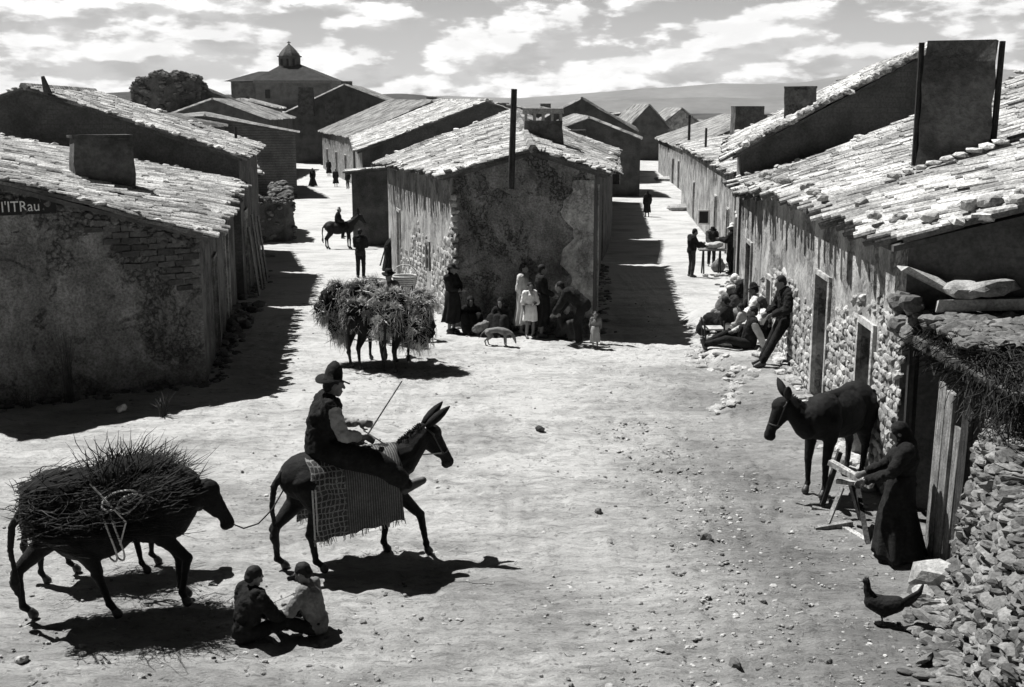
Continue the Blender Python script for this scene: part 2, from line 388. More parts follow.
# far plain: its own sheet of fields just above the terrain
def sheet(name, x0, x1, y0, y1, zf, nx, ny, m):
    X = np.linspace(x0, x1, nx); Y = y0 * (y1 / y0) ** np.linspace(0, 1, ny)
    V = [(x, y, zf(x, y)) for y in Y for x in X]
    f = [(j * nx + i, j * nx + i + 1, (j + 1) * nx + i + 1, (j + 1) * nx + i) for j in range(ny - 1) for i in range(nx - 1)]
    b = MB(); b.add(V, f); o = b.build(name, m, smooth=True); tag(o, kind='structure'); return o
def n2(x, y, s, k=0): return mn.fractal(Vector((x * s, y * s, k)), .9, 2.1, 6)
sheet('plain', -7000, 7000, 520, 9500, lambda x, y: max(ground_z(x, y, False), -42) + 1.2 + 5 * max(0, n2(x, y, .0015, 3)) + .0 * y, 200, 150, 'far_plain')
PX = [-900, 380, 440, 480, 520, 560, 600, 640, 680, 720, 760, 800, 860, 900, 960, 1100, 1500]
def ridge(name, Y, dep, prof, m='hill_rock', k=0, rough=1.):
    """a mountain range: heights follow the skyline seen from the village, with its own depth and spurs"""
    nx, ny = 420, 40
    V = []
    X = np.linspace(-Y * .8, Y * .8, nx)
    for j in range(ny):
        v = j / (ny - 1)
        for x in X:
            yy = Y - dep + 2 * dep * v
            top = np.interp(512 + F * x / (Y * CP), prof[0], prof[1])
            H = (105 - top) / F * Y * 1.0 + 47
            c = 1 - abs(2 * v - 1) ** 1.3
            sp = 1 + .10 * rough * n2(x, yy, 3 / Y * 2, k) * (1 - .6 * c) + .02 * n2(x, yy, 30 / Y, k)
            V.append((x, yy, -44 + max(0, H * c * sp)))
    f = [(j * nx + i, j * nx + i + 1, (j + 1) * nx + i + 1, (j + 1) * nx + i) for j in range(ny - 1) for i in range(nx - 1)]
    b = MB(); b.add(V, f); o = b.build(name, m, smooth=True); tag(o, kind='structure')
ridge('mountains', 10500, 1500, (PX, [96, 98, 96, 97, 98, 95, 92, 89, 87, 84, 85, 83, 75, 72, 70, 74, 80]), k=1)
ridge('foothills', 7200, 700, (PX, [100, 102, 101, 104, 104, 102, 101, 99, 98, 97, 98, 96, 92, 90, 90, 92, 95]), k=5)
ridge('near_hills', 2300, 350, ([-1500, -300, 0, 60, 110, 150, 200, 350, 400, 450, 480, 520, 600, 1700], [99, 99, 97, 101, 92, 90, 94, 93, 93, 97, 103, 108, 112, 112]), 'hill_near', k=9)
# specks of trees and bushes on the plain and the low hills
b = MB()
for _ in range(1500):
    Y = random.uniform(500, 2200); x = random.uniform(-.5, .75) * Y * .7
    z = max(ground_z(x, Y, False), -42) + 1.5; s = random.uniform(1.5, 4)
    rock(b, (x, Y, z + s * .4), (s * 1.5, s * 1.5, s * .8), tone=random.uniform(.6, 1.3))
tag(b.build('scrub_trees', 'scrub'), 'dark scattered trees and hedges dotted over the far plain', 'trees', kind='stuff')
# haze over the far country
hz = MB(); box8(hz, [(-9500, -80, -46), (9500, -80, -46), (9500, 13500, -46), (-9500, 13500, -46), (-9500, -80, 900), (9500, -80, 900), (9500, 13500, 900), (-9500, 13500, 900)])
ho = hz.build('haze', None); tag(ho, 'thin pale haze lying over the far plain and mountains', 'haze', kind='stuff')
hm = bpy.data.materials.new('haze'); hm.use_nodes = True; hm.node_tree.nodes.clear()
N, L, M, R = NT(hm.node_tree)
pv = N('ShaderNodeVolumePrincipled'); pv.inputs['Color'].default_value = (.9, .9, .9, 1); pv.inputs['Density'].default_value = 7e-5; pv.inputs['Anisotropy'].default_value = .0
ou = N('ShaderNodeOutputMaterial'); L(pv.outputs[0], ou.inputs['Volume']); ho.data.materials.append(hm)

# gravel and clods
b = MB()
def peb(x, y, s):
    rock(b, (x, y, ground_z(x, y) + s * .12), (s * random.uniform(.8, 1.6), s, s * random.uniform(.35, .8)), tone=random.uniform(.35, 1.25))  # low tones put the pebbles' dark shadows into their colour
for _ in range(3300):
    q = random.random()
    if q < .32:                                           # stony strip down the middle of the square
        y = random.uniform(9.0, 18); x = 2.05 + .35 * math.sin(y * .6) + random.gauss(0, .5) - (y - 12) * -.04; s = random.uniform(.008, .030)
    elif q < .62:
        y = random.uniform(8.8, 11.5) ; x = random.uniform(-5, 5); s = random.uniform(.006, .024)
    elif q < .8:
        y = random.uniform(9, 15); x = random.uniform(2.2, 4.8); s = random.uniform(.006, .024)
    else:
        y = random.uniform(9, 32); x = random.uniform(-7, 6); s = random.uniform(.008, .03)
    if random.random() < .03: s *= 1.8
    peb(x, y, s)
tag(b.build('gravel', 'stone'), 'loose pebbles and clods scattered over the trodden dirt', 'gravel', kind='stuff')

# ------------------------------------------------------------------ roofs of curved tile
def patch(P, u, v):
    a, b_, c, d = P
    return (a * (1 - u) + b_ * u) * (1 - v) + (d * (1 - u) + c * u) * v
def tile_roof(mb, P, tw=.20, tl=.34, lod=0, messy=1.):
    """P = eave start, eave end, ridge end, ridge start.  Rows of half-round cover tiles over channels."""
    P = [Vector(p) for p in P]
    wu = ((P[1] - P[0]).length + (P[2] - P[3]).length) / 2; lv = ((P[3] - P[0]).length + (P[2] - P[1]).length) / 2
    nu = max(2, int(wu / tw)); nv = max(2, int(lv / tl))
    nr = (P[1] - P[0]).cross(P[3] - P[0]).normalized()
    if nr.z < 0: nr = -nr
    seg = [5, 4, 2][lod]
    for i in range(nu):
        for pan in ((0, 1) if lod < 2 else (1,)):
            du_row = random.uniform(-.008, .008) * messy; rt = random.uniform(.75, 1.25); ph = random.uniform(-.5, .5) if lod < 2 else 0
            uu = (i + .5 * pan + .25) / nu
            for j in range(nv + 1):
                if pan and lod < 2 and j and random.random() < .02 * messy: continue
                pj = ph if j else 0
                v0 = (j + pj - .04) / nv; v1 = (j + (ph if j or ph > 0 else 0) + 1.16 + (.5 if not j else 0)) / nv
                if v0 > .97: continue
                v0 += random.uniform(-.10, .10) * messy / nv if j else random.uniform(-.38, .25) * messy / nv
                a = patch(P, uu, v0); c = patch(P, uu, min(v1, 1.0))
                if lod < 2:
                    a = a + nr * (.07 * mn.noise(a * .45) + .03 * mn.noise(a * 1.3)); c = c + nr * (.07 * mn.noise(c * .45) + .03 * mn.noise(c * 1.3))
                d = (c - a); Ld = d.length
                if Ld < .05: continue
                d.normalize(); s = d.cross(nr).normalized()
                a = a + s * (du_row + random.gauss(0, .004 * messy)); c = c + s * (du_row + random.gauss(0, .005 * messy))
                r0 = (.066 if pan else .082) * tw / .20 * random.uniform(.93, 1.07); r1 = r0 * .84
                if lod == 2: r0 = r1 = .095 * tw / .2
                tone = rt * random.choice((.6, .85, 1., 1., 1.1, 1.2)) * random.uniform(.9, 1.1)
                if lod == 2: tone = .8 + .35 * (tone - .8)
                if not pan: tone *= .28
                h0 = (.072 if pan else .095) + random.uniform(0, .010) * messy; h1 = (.050 if pan else .075)
                Vv = []; th = .016
                for (p, r, h, in_) in ((a, r0, h0, 0), (c, r1, h1, 0), (a, r0 - th, h0, 1), (c, r1 - th, h1, 1)):
                    if lod == 2 and in_: continue
                    for k in range(seg + 1):
                        an = math.pi * k / seg
                        hh = math.sin(an) * r
                        Vv.append(p + s * (math.cos(an) * r) + nr * (h + (hh if pan else -hh)))
                m = seg + 1; Fc = [(k, k + 1, m + k + 1, m + k) for k in range(seg)]
                if lod < 2:
                    Fc += [(2 * m + k + 1, 2 * m + k, 3 * m + k, 3 * m + k + 1) for k in range(seg)]
                    Fc += [(k + 1, k, 2 * m + k, 2 * m + k + 1) for k in range(seg)]
                    Fc += [(m + k, m + k + 1, 3 * m + k + 1, 3 * m + k) for k in range(seg)]
                mb.add([tuple(q) for q in Vv], Fc, tone)
def slab(mb, P, t):
    P = [Vector(p) for p in P]
    lo = [p - Vector((0, 0, t)) for p in P]
    box8(mb, [tuple(p) for p in lo] + [tuple(p) for p in P])
def wall_strip(mb, A, B, za0, zb0, za1, zb1, ops=(), rec=.32):
    """a wall from A to B (outer face on its right-hand side) with openings (s0, s1, z0, z1) cut and given reveals"""
    A = Vector((A[0], A[1], 0)); B = Vector((B[0], B[1], 0)); d = B - A; ln = d.length; d.normalize(); inn = Vector((-d.y, d.x, 0))
    def P(s, z, k=0): q = A + d * s + inn * k; return (q.x, q.y, z)
    bot = lambda s: za0 + (zb0 - za0) * s / ln
    top = lambda s: za1 + (zb1 - za1) * s / ln
    ops = sorted([o for o in ops if o[0] > 0 and o[1] < ln])
    cuts = [0.]
    for o in ops: cuts += [o[0], o[1]]
    cuts.append(ln)
    def quad(a, b_, c, d_): mb.add([a, b_, c, d_], [(0, 1, 2, 3)])
    for i in range(len(cuts) - 1):
        s0, s1 = cuts[i], cuts[i + 1]
        if s1 - s0 < 1e-4: continue
        if i % 2 == 0:
            quad(P(s0, bot(s0)), P(s1, bot(s1)), P(s1, top(s1)), P(s0, top(s0)))
        else:
            o = ops[i // 2]
            if o[2] > bot(s0): quad(P(s0, bot(s0)), P(s1, bot(s1)), P(s1, o[2]), P(s0, o[2]))
            quad(P(s0, o[3]), P(s1, o[3]), P(s1, top(s1)), P(s0, top(s0)))
            quad(P(s0, o[2]), P(s0, o[2], rec), P(s0, o[3], rec), P(s0, o[3]))
            quad(P(s1, o[2], rec), P(s1, o[2]), P(s1, o[3]), P(s1, o[3], rec))
            quad(P(s0, o[2]), P(s1, o[2]), P(s1, o[2], rec), P(s0, o[2], rec))
            quad(P(s0, o[3], rec), P(s1, o[3], rec), P(s1, o[3]), P(s0, o[3]))
def leaf(parent, A, B, s0, s1, z0, z1, kind, m='wood_dark', lime=False, rec=.27):
    A = Vector((A[0], A[1], 0)); B = Vector((B[0], B[1], 0)); d = (B - A).normalized(); inn = Vector((-d.y, d.x, 0)); rz = math.atan2(d.y, d.x)
    mb = MB(); n = max(2, int((s1 - s0) / .16)); wd = (s1 - s0) / n
    for i in range(n):
        c = A + d * (s0 + wd * (i + .5)) + inn * rec
        box(mb, (c.x, c.y, (z0 + z1) / 2), (wd - .012, .05, z1 - z0 - .01), rz, tone=1.)
    o = mb.build(kind, m, parent, world=True)
    fr = MB(); t = .09; pr = -.015
    for s, z, w_, h_ in ((s0 - t / 2, (z0 + z1) / 2, t, z1 - z0), (s1 + t / 2, (z0 + z1) / 2, t, z1 - z0), ((s0 + s1) / 2, z1 + t / 2, s1 - s0 + 2 * t, t)):
        c = A + d * s + inn * pr
        box(fr, (c.x, c.y, z), (w_, .07, h_), rz, jit=.008)
    fr.build('frame' if kind == 'window' else 'door_frame', 'lime' if lime else 'wood', o, world=True)
    if kind == 'door':
        hb = MB(); c = A + d * (s1 - .15) + inn * (rec - .05); box(hb, (c.x, c.y, z0 + 1.0), (.03, .05, .12), rz)
        hb.build('handle', 'leather', o, world=True)
    return o
def chimney(parent, x, y, z0, z1, w, dp, rz=0, taper=.85, m='chimney_mud', cap=True, slots=False, name='chimney', boards=False):
    mb = MB(); n = 6; V = []
    R3 = Matrix.Rotation(rz, 3, 'Z')
    for k in range(n + 1):
        t = k / n; q = 1 - (1 - taper) * t
        for sx, sy in ((-1, -1), (1, -1), (1, 1), (-1, 1)):
            v = R3 @ Vector((sx * w / 2 * q + random.uniform(-.028, .028), sy * dp / 2 * q + random.uniform(-.028, .028), 0))
            V.append((x + v.x, y + v.y, z0 + (z1 - z0) * t))
    f = [(k * 4 + i, k * 4 + (i + 1) % 4, k * 4 + 4 + (i + 1) % 4, k * 4 + 4 + i) for k in range(n) for i in range(4)] + [(3, 2, 1, 0), (n * 4, n * 4 + 1, n * 4 + 2, n * 4 + 3)]
    mb.add(V, f); o = mb.build(name, m, parent, world=True)
    if cap:
        c = MB(); q = taper
        if slots:
            for i in range(5):
                for sy in (-1, 1):
                    v = R3 @ Vector(((i / 4 - .5) * (w * q - .08), sy * (dp * q / 2 - .04), 0)); box(c, (x + v.x, y + v.y, z1 + .09), (.07, .07, .18), rz)
            box(c, (x, y, z1 + .25), (w * q + .08, dp * q + .1, .14), rz, jit=.02)
            t = MB(); 
            c.build('chimney_cap', 'stone', o, world=True)
        else:
            box(c, (x, y, z1 + .03), (w * q + .06, dp * q + .06, .06), rz, jit=.012); c.build('chimney_cap', m, o, world=True)
    if boards:
        for s in (-1, 1):
            c = MB(); v = R3 @ Vector((s * (w / 2 * 1.0 + .03), -dp * .1, 0)); v2 = R3 @ Vector((s * (w / 2 * taper + .085), -dp * .1, 0))
            tube(c, [(x + v.x, y + v.y, z0), (x + v2.x, y + v2.y, z1 - .02)], [.05, .045], 6); c.build('chimney_post', 'wood_dark', o, world=True)
    return o
LAST = [None]
HG = 'old village houses with curved tile roofs'
def house(label, A, B, C_, D, eA, eB, t, r0, r1, wm='plaster', lod=1, ov=.25, gov=.15, eC=None, eD=None, ops={}, name='village_house', roof=True, tw=.2, messy=1., wall_mats=None, loc=None):
    """A B = front corners (left, right), C D = back corners (right, left); eX eave heights; ridge from fraction t of AB (height r0)
       to fraction t of DC (height r1)"""
    eC = eB if eC is None else eC; eD = eA if eD is None else eD
    A, B, C_, D = [Vector((p[0], p[1], 0)) for p in (A, B, C_, D)]
    gz = lambda p: ground_z(p.x, p.y) - .35
    h = thing(name, label, 'house', (A.x, A.y, ground_z(A.x, A.y)), group=HG)
    R0 = A.lerp(B, t); R1 = D.lerp(C_, t)
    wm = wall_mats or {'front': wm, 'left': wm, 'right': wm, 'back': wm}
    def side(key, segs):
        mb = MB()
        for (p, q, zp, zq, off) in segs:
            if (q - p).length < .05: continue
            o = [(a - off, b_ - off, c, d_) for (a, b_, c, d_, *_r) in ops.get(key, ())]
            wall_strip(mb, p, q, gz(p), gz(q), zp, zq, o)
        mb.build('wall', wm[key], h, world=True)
    side('front', [(A, R0, eA, r0, 0), (R0, B, r0, eB, (R0 - A).length)])
    side('right', [(B, C_, eB, eC, 0)])
    side('back', [(C_, R1, eC, r1, 0), (R1, D, r1, eD, (C_ - R1).length)])
    side('left', [(D, A, eD, eA, 0)])
    for key, (p, q) in {'front': (A, B), 'right': (B, C_), 'left': (D, A), 'back': (C_, D)}.items():
        for o in ops.get(key, ()):
            leaf(h, p, q, o[0], o[1], o[2], o[3], o[4] if len(o) > 4 else 'door', lime=(len(o) > 5 and o[5]))
    rf = None
    if roof:
        def ext(P, Q, k): d = (P - Q); return P + d.normalized() * k
        v = lambda p, z: Vector((p.x, p.y, z))
        planes = []
        for (e0, e1, z0, z1) in ((A, D, eA, eD), (B, C_, eB, eC)):
            a, d, ra, rd = v(e0, z0), v(e1, z1), v(R0, r0), v(R1, r1)
            if (a - ra).length < .1: continue
            a2, d2 = ext(a, ra, ov), ext(d, rd, ov)
            a3, d3 = ext(a2, d2, gov), ext(d2, a2, gov); ra3, rd3 = ext(ra, rd, gov), ext(rd, ra, gov)
            planes.append([a3, d3, rd3, ra3])
        mb = MB()
        for P in planes:
            P2 = [p + Vector((0, 0, .06)) for p in P]; slab(mb, P2, .075)
        rf = mb.build('roof', 'tile_bed', h, world=True)
        mb = MB()
        for P in planes: tile_roof(mb, [p + Vector((0, 0, .045)) for p in P], tw, .46 * tw / .2, lod, messy)
        if len(planes) == 2:                               # ridge tiles
            a, c = planes[0][3], planes[0][2]; n = max(2, int((c - a).length / .36)); d = (c - a) / n
            for i in range(n):
                p = a + d * i + Vector((0, 0, .13)); q = p + d * 1.1
                tube(mb, [p, q], [.11, .095], 6, random.uniform(.7, 1.3))
        if lod < 2:                                       # stones and broken tile along the rakes and eaves
            for P in planes:
                for (p, q, k) in ((P[0], P[3], 1.6), (P[0], P[1], .4), (P[1], P[2], 1.)):
                    n = int((q - p).length * k * messy)
                    for _ in range(n):
                        c = p.lerp(q, random.random()) + Vector((random.uniform(-.1, .1), random.uniform(-.05, .2), .17))
                        s = random.uniform(.05, .11); rock(mb, c, (s * 1.6, s * 1.2, s * .6), tone=random.uniform(.7, 1.3))
        mb.build('roof_tiles', 'tile', rf, world=True)
    LAST[0] = rf.name if rf else None
    return h, rf

def wall_stones(h, A, B, z0, z1, cell=.2, m='stone', s_=(0, 1), keep=1., name='wall_stones', zt=None, prot=.05):
    A = Vector((A[0], A[1], 0)); B = Vector((B[0], B[1], 0)); d = B - A; ln = d.length; d.normalize(); out = Vector((d.y, -d.x, 0))
    mb = MB(); z = z0
    while z < z1:
        ch = cell * random.uniform(.6, 1.05); s = ln * s_[0]
        while s < ln * s_[1]:
            cw = cell * random.choice((.55, .8, 1., 1.3, 1.9)) * random.uniform(.85, 1.15)
            p = A + d * (s + cw / 2) + out * .0
            lim = zt(s / ln) if zt else z1
            if z < lim + random.uniform(-.25, .12) and random.random() < keep and not any(o[0] - .1 < s + cw / 2 < o[1] + .1 and z < o[3] + .1 for o in SKIP):
                g0 = ground_z(p.x, p.y)
                rot = Matrix.Rotation(math.atan2(d.y, d.x), 3, 'Z') @ Matrix.Rotation(random.uniform(-.45, .45), 3, 'Y')
                rock(mb, (p.x, p.y, g0 + z + ch / 2), (cw * .52, prot * random.uniform(.5, 1.5), ch * .50), True, rot=rot, jit=.24)
            s += cw
        z += ch * .95
    return mb.build(name, m, h, world=True)
SKIP = []

# ---- right of the square: long house with the great chimney
A = (4.85, 14.0); Bf = (6.15, 13.0); C_ = (11.0, 25.2); D = (5.35, 24.5)
SK = [(5.6, 6.5, .05, 2.25, 'door', True), (8.55, 9.25, -.02, 2.0, 'door', True), (1.0, 1.5, .9, 1.5, 'window', True)]
# one slope only is seen: built as shed rising to the right
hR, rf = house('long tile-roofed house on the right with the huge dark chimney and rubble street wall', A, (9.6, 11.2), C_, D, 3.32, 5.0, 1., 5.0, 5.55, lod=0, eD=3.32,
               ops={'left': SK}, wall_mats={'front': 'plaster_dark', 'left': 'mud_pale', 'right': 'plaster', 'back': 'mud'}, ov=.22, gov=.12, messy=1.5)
SKIP = SK
wall_stones(hR, D, A, 0, 2.6, .15, 'stone', (.0, .998), .93, zt=lambda u: 1.15 + 1.15 * u + .25 * math.sin(9 * u), prot=.04)
SKIP = []
c = at(963, 122, 18.2)
chimney(rf, c.x, c.y + .3, c.z - .7, c.z + 1.24, 1.08, .45, -.40, .93, cap=False, boards=True)
b = MB()                                                   # mortar fillet below the chimney
for i in range(9):
    u = i / 8; p = Vector((c.x, c.y, 0)) + Vector((math.cos(-.4), math.sin(-.4), 0)) * (u - .62) * 1.5 + Vector((-.39, -.92, 0)) * (.10 + .25 * (1 - u)); v_ = (p.x - 4.95) / 5.2; zz = 3.36 + v_ * (1.66 + (p.y - 12.6) / 12.6 * .5); rock(b, (p.x, p.y, zz + .17), (.14, .11, .05), tone=1.3)
b.build('chimney_flashing', 'tile', rf, world=True)
b = MB()                                                   # stones weighing down the front edge of the tiles
for _ in range(20):
    u = random.random(); p = Vector((4.85, 14.0, 3.32)).lerp(Vector((9.6, 11.2, 5.0)), u) + Vector((random.uniform(-.1, .1), random.uniform(0, .3), .26))
    s = random.uniform(.05, .12); rock(b, p, (s * 1.5, s, s * .7), True)
for _ in range(22):
    u = random.random(); p = Vector((4.8, 14.0, 3.34)).lerp(Vector((5.3, 24.5, 3.34)), u) + Vector((random.uniform(-.15, .25), 0, .24))
    s = random.uniform(.04, .10); rock(b, p, (s * 1.5, s, s * .7), True)
b.build('roof_stones', 'stone', rf, world=True)
# leaning stone slab on the corner
b = MB(); box(b, (5.05, 13.72, 2.93), (.75, .5, .07), -.3, .35, jit=.06); tag(b.build('stone_slab', 'stone', origin=(5.05, 13.72, 2.9)), 'angular stone slab propped at the corner under the right-hand eave', 'stone slab')

# small low house between
h, rf = house('small low house squeezed between the two long right-hand houses', (5.5, 25.0), (9.6, 25.6), (9.9, 29.6), (5.85, 29.4), 3.05, 4.2, 1., 4.2, 4.2, lod=0, wm='mud_pale', messy=2,
              ops={'left': [(1.6, 2.5, -.3, 1.75, 'door', True)]})
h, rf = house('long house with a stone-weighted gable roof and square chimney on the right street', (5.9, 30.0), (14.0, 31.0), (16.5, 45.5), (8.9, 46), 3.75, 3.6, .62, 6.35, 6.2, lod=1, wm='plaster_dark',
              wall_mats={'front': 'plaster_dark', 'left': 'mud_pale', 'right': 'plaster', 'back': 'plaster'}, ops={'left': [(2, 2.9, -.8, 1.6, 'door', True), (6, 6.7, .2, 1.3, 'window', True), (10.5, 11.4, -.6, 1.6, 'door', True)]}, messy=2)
c = at(799, 124, 34.5); chimney(rf, c.x, c.y, c.z - .6, c.z + 1.02, .92, .6, -.25, .95, m='mud')
b = MB()
for _ in range(190):                                       # rubble coping on the front gable
    u = random.random(); P0 = Vector((5.9, 30, 3.78)); P1 = Vector((5.9 + 8.1 * .62, 30.62, 6.38)); p = P0.lerp(P1, u) + Vector((0, random.uniform(-.25, .3), .2))
    s = random.uniform(.05, .13); rock(b, p, (s * 1.4, s, s * .75))
b.build('coping_stones', 'tile', rf, world=True)
h, rf = house('low ragged-roofed house beyond the doorway where the men stand', (9.2, 47), (17, 48), (21, 82), (12.3, 84), 2.25, 2.6, .7, 3.7, 3.3, lod=1, wm='mud_pale', messy=2,
              ops={'left': [(27, 28, -1.8, .6, 'door', True), (33, 33.8, -1.6, .5, 'door', True), (36.2, 36.5, -.8, .2, 'window', True), (12, 13, -1.9, .3, 'door', True)]})
c = at(747, 125, 60); chimney(rf, c.x, c.y, c.z - 1.0, c.z + .95, 1.5, 1.2, 0, .98, cap=False)
c = at(775, 128, 66); chimney(rf, c.x, c.y, c.z - 1.0, c.z + .75, 1.7, 1.2, 0, .98, cap=False)
h, rf = house('pale plastered house at the far bend of the right street', (13.9, 92), (24, 93), (27, 124), (15.6, 124), 1.55, 1.6, .6, 4.1, 3.9, lod=2, tw=.3,
              wall_mats={'front': 'plaster_dark', 'left': 'mud_pale', 'right': 'plaster', 'back': 'plaster'}, ops={'left': [(18, 19.3, -2, .2, 'door', False), (24, 25.2, -2, .3, 'door', True)]})
h, rf = house('house with white gable end closing the right street', (20, 172), (30, 174), (30, 190), (20, 190), .6, .6, .5, 4.4, 4.4, lod=2, tw=.4, wm='mud_pale')
h, rf = house('low dark house beside the white gable end', (31, 150), (50, 150), (50, 160), (31, 160), 1.9, 2.1, .5, 2.6, 2.6, lod=2, tw=.4, wm='plaster_dark')

# ---- the corner house between the two streets
A = (-1.36, 26.9); B = (1.84, 25.75)
SK = [(3.0, 3.8, -.9, 1.55, 'door', True), (10.2, 10.8, .6, 1.3, 'window', False)]
D = (-4.45, 41.5); Cc = (3.55, 45.5)
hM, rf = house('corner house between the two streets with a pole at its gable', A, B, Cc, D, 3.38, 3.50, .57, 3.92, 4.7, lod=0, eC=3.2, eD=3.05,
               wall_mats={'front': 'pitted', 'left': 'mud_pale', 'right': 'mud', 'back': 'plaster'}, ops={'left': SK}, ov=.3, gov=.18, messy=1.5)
SKIP = SK
wall_stones(hM, D, A, 0, 2.4, .20, 'stone', (.2, .995), .62, zt=lambda u: .9 + 1.3 * u + .4 * math.sin(14 * u), prot=.035)
SKIP = []
b = MB()                                                   # ragged quoins at the left corner
for k in range(18): rock(b, (-1.34 + random.uniform(-.03, .02), 26.92, .1 + k * .165), (.12, .09, .09), True)
b.build('corner_stones', 'stone', hM, world=True)
c = at(543, 150, 31.5); chimney(rf, c.x, c.y, c.z - .4, c.z + .78, 1.06, .8, 0, .95, slots=True)
b = MB(); p = at(511, 175, 25.95); tube(b, [(p.x, p.y - .1, p.z - .3), (p.x + .07, p.y - .1, at(515, 89, 25.9).z)], [.075, .065], 8)
po = b.build('wooden_post', 'wood_dark', hM, world=True)
b = MB(); x, y = Vector(B[:2]).lerp(Vector(A), .08); tube(b, [(2.02, 26.9, .2), (2.0, 26.8, 3.2)], .03, 6)
b.build('drain_pipe', 'wood_pale', hM, world=True)
b = MB(); n = 26                                           # pale flaking plaster sheet on the right end of the front
g = np.random
ax = Vector((B[0] - A[0], B[1] - A[1], 0)).normalized(); nrm = Vector((ax.y, -ax.x, 0))
L0 = (Vector(B) - Vector(A)).length
Vv = []
for j in range(n + 1):
    z = .25 + (3.36 - .25) * j / n
    l = .62 + .16 * math.sin(j * .7) + g.uniform(-.06, .06) - (.25 if j < 5 else 0) * (5 - j) / 5
    for i in range(7):
        q = Vector((A[0], A[1], 0)) + ax * (L0 - .01 - l * (1 - i / 6)) + nrm * (.02 + .012 * math.sin(i * 2.4 + j * .2)); Vv.append((q.x, q.y, z))
Fq = [(j * 7 + i, j * 7 + i + 1, (j + 1) * 7 + i + 1, (j + 1) * 7 + i) for j in range(n) for i in range(6)]
k = len(Vv); Vv += [(v[0] - nrm.x * .03, v[1] - nrm.y * .03, v[2]) for v in Vv]
Fq += [tuple(reversed([q + k for q in f])) for f in Fq] + [(j * 7, (j + 1) * 7, (j + 1) * 7 + k, j * 7 + k) for j in range(n)] + [(j * 7 + 6, j * 7 + 6 + k, (j + 1) * 7 + 6 + k, (j + 1) * 7 + 6) for j in range(n)]
b.add(Vv, Fq); b.build('plaster_patch', 'lime', hM, world=True)

# ---- houses behind the corner house, left side of the right street
h, rf = house('low roofed house directly behind the corner house', (-4.2, 46.5), (3.7, 46.8), (5.2, 60), (-3, 60), 2.9, 2.7, .5, 4.2, 4.2, lod=1, wm='mud')
h, rf = house('second house along the shaded side of the right street', (-3, 61), (5.3, 61), (7.3, 86), (-2, 86), 2.3, 1.6, .55, 3.9, 3.6, lod=1, wm='plaster_dark', ov=.4)
c = at(575, 140, 66); chimney(rf, c.x, c.y, c.z - 1, c.z + .5, 1.2, 1, 0, .95)
h, rf = house('gabled house with dark street wall halfway down the right street', (1.5, 106), (11.2, 108), (13, 128), (2, 128), 3.0, 2.7, .5, 5.5, 5.5, lod=2, tw=.3, wm='plaster_dark')
h, rf = house('narrow dark gabled house beyond the halfway house', (15, 150), (20, 150), (20, 165), (14, 165), 2.2, 2.2, .5, 4.9, 4.9, lod=2, tw=.4, wm='plaster_dark')
h, rf = house('wide flat-roofed house behind the slotted chimney', (-14, 132), (2, 132), (2, 148), (-14, 148), 3.9, 3.6, .5, 5.4, 5.4, lod=2, tw=.4, wm='plaster_dark')
# ---- left street, right-hand row
h, rf = house('ridge-roofed house stepping up behind the corner house', (-7.4, 57.5), (2.5, 60), (-1.0, 82), (-11.3, 84), 2.75, 4.4, .62, 5.1, 5.2, lod=1, wm='plaster_dark', eB=3.6,
              ops={'left': [(5, 6, -2, .4, 'door', True), (14, 15, -2, .4, 'door', True)]}, wall_mats={'front': 'plaster_dark', 'left': 'rubble_wall', 'right': 'mud', 'back': 'mud'}) if False else house(
              'ridge-roofed house stepping up behind the corner house', (-7.4, 57.5), (2.5, 60), (-1.0, 82), (-11.3, 84), 2.75, 3.6, .62, 5.1, 5.2, lod=1,
              ops={'left': [(5, 6, -2, .4, 'door', True), (14, 15, -2, .4, 'door', True)]}, wall_mats={'front': 'plaster_dark', 'left': 'rubble_wall', 'right': 'mud', 'back': 'mud'})
h, rf = house('dark lean-to shed against the corner row on the left street', (-7.75, 56.0), (-5.2, 56.2), (-4.8, 57.2), (-7.8, 57.2), 1.75, 1.9, 1., 2.0, 2.1, lod=1, wm='rubble_dark', name='lean_to_shed')
h, rf = house('third ridge-roofed house in the row up the left street', (-14.2, 104), (-1.5, 106), (-7, 128), (-20.8, 128), 2.2, 3.5, .55, 5.2, 5.4, lod=2, tw=.3,
              wall_mats={'front': 'plaster_dark', 'left': 'rubble_wall', 'right': 'mud', 'back': 'mud'}, ops={'left': [(4, 5.2, -2, .4, 'door', True), (12, 13.2, -2, .4, 'door', True), (19, 20.2, -2, .4, 'door', True)]})
h, rf = house('dark gabled house with a stub chimney above the left street', (-26.5, 137), (-12.5, 137), (-13, 155), (-27, 155), 4.0, 4.6, .5, 7.2, 7.2, lod=2, tw=.3, wm='plaster_dark')
c = at(347, 92, 141); chimney(rf, c.x, c.y, c.z - 1, c.z + 1.2, 1.3, 1.2, 0, .9)
c = at(306, 97, 136); chimney(rf, c.x, c.y, c.z - 2.2, c.z + 1.0, 1.8, 1.2, 0, .9)
c = at(330, 112, 133); chimney(rf, c.x, c.y, c.z - 1.6, c.z + .9, 1.1, 1.0, 0, .9)
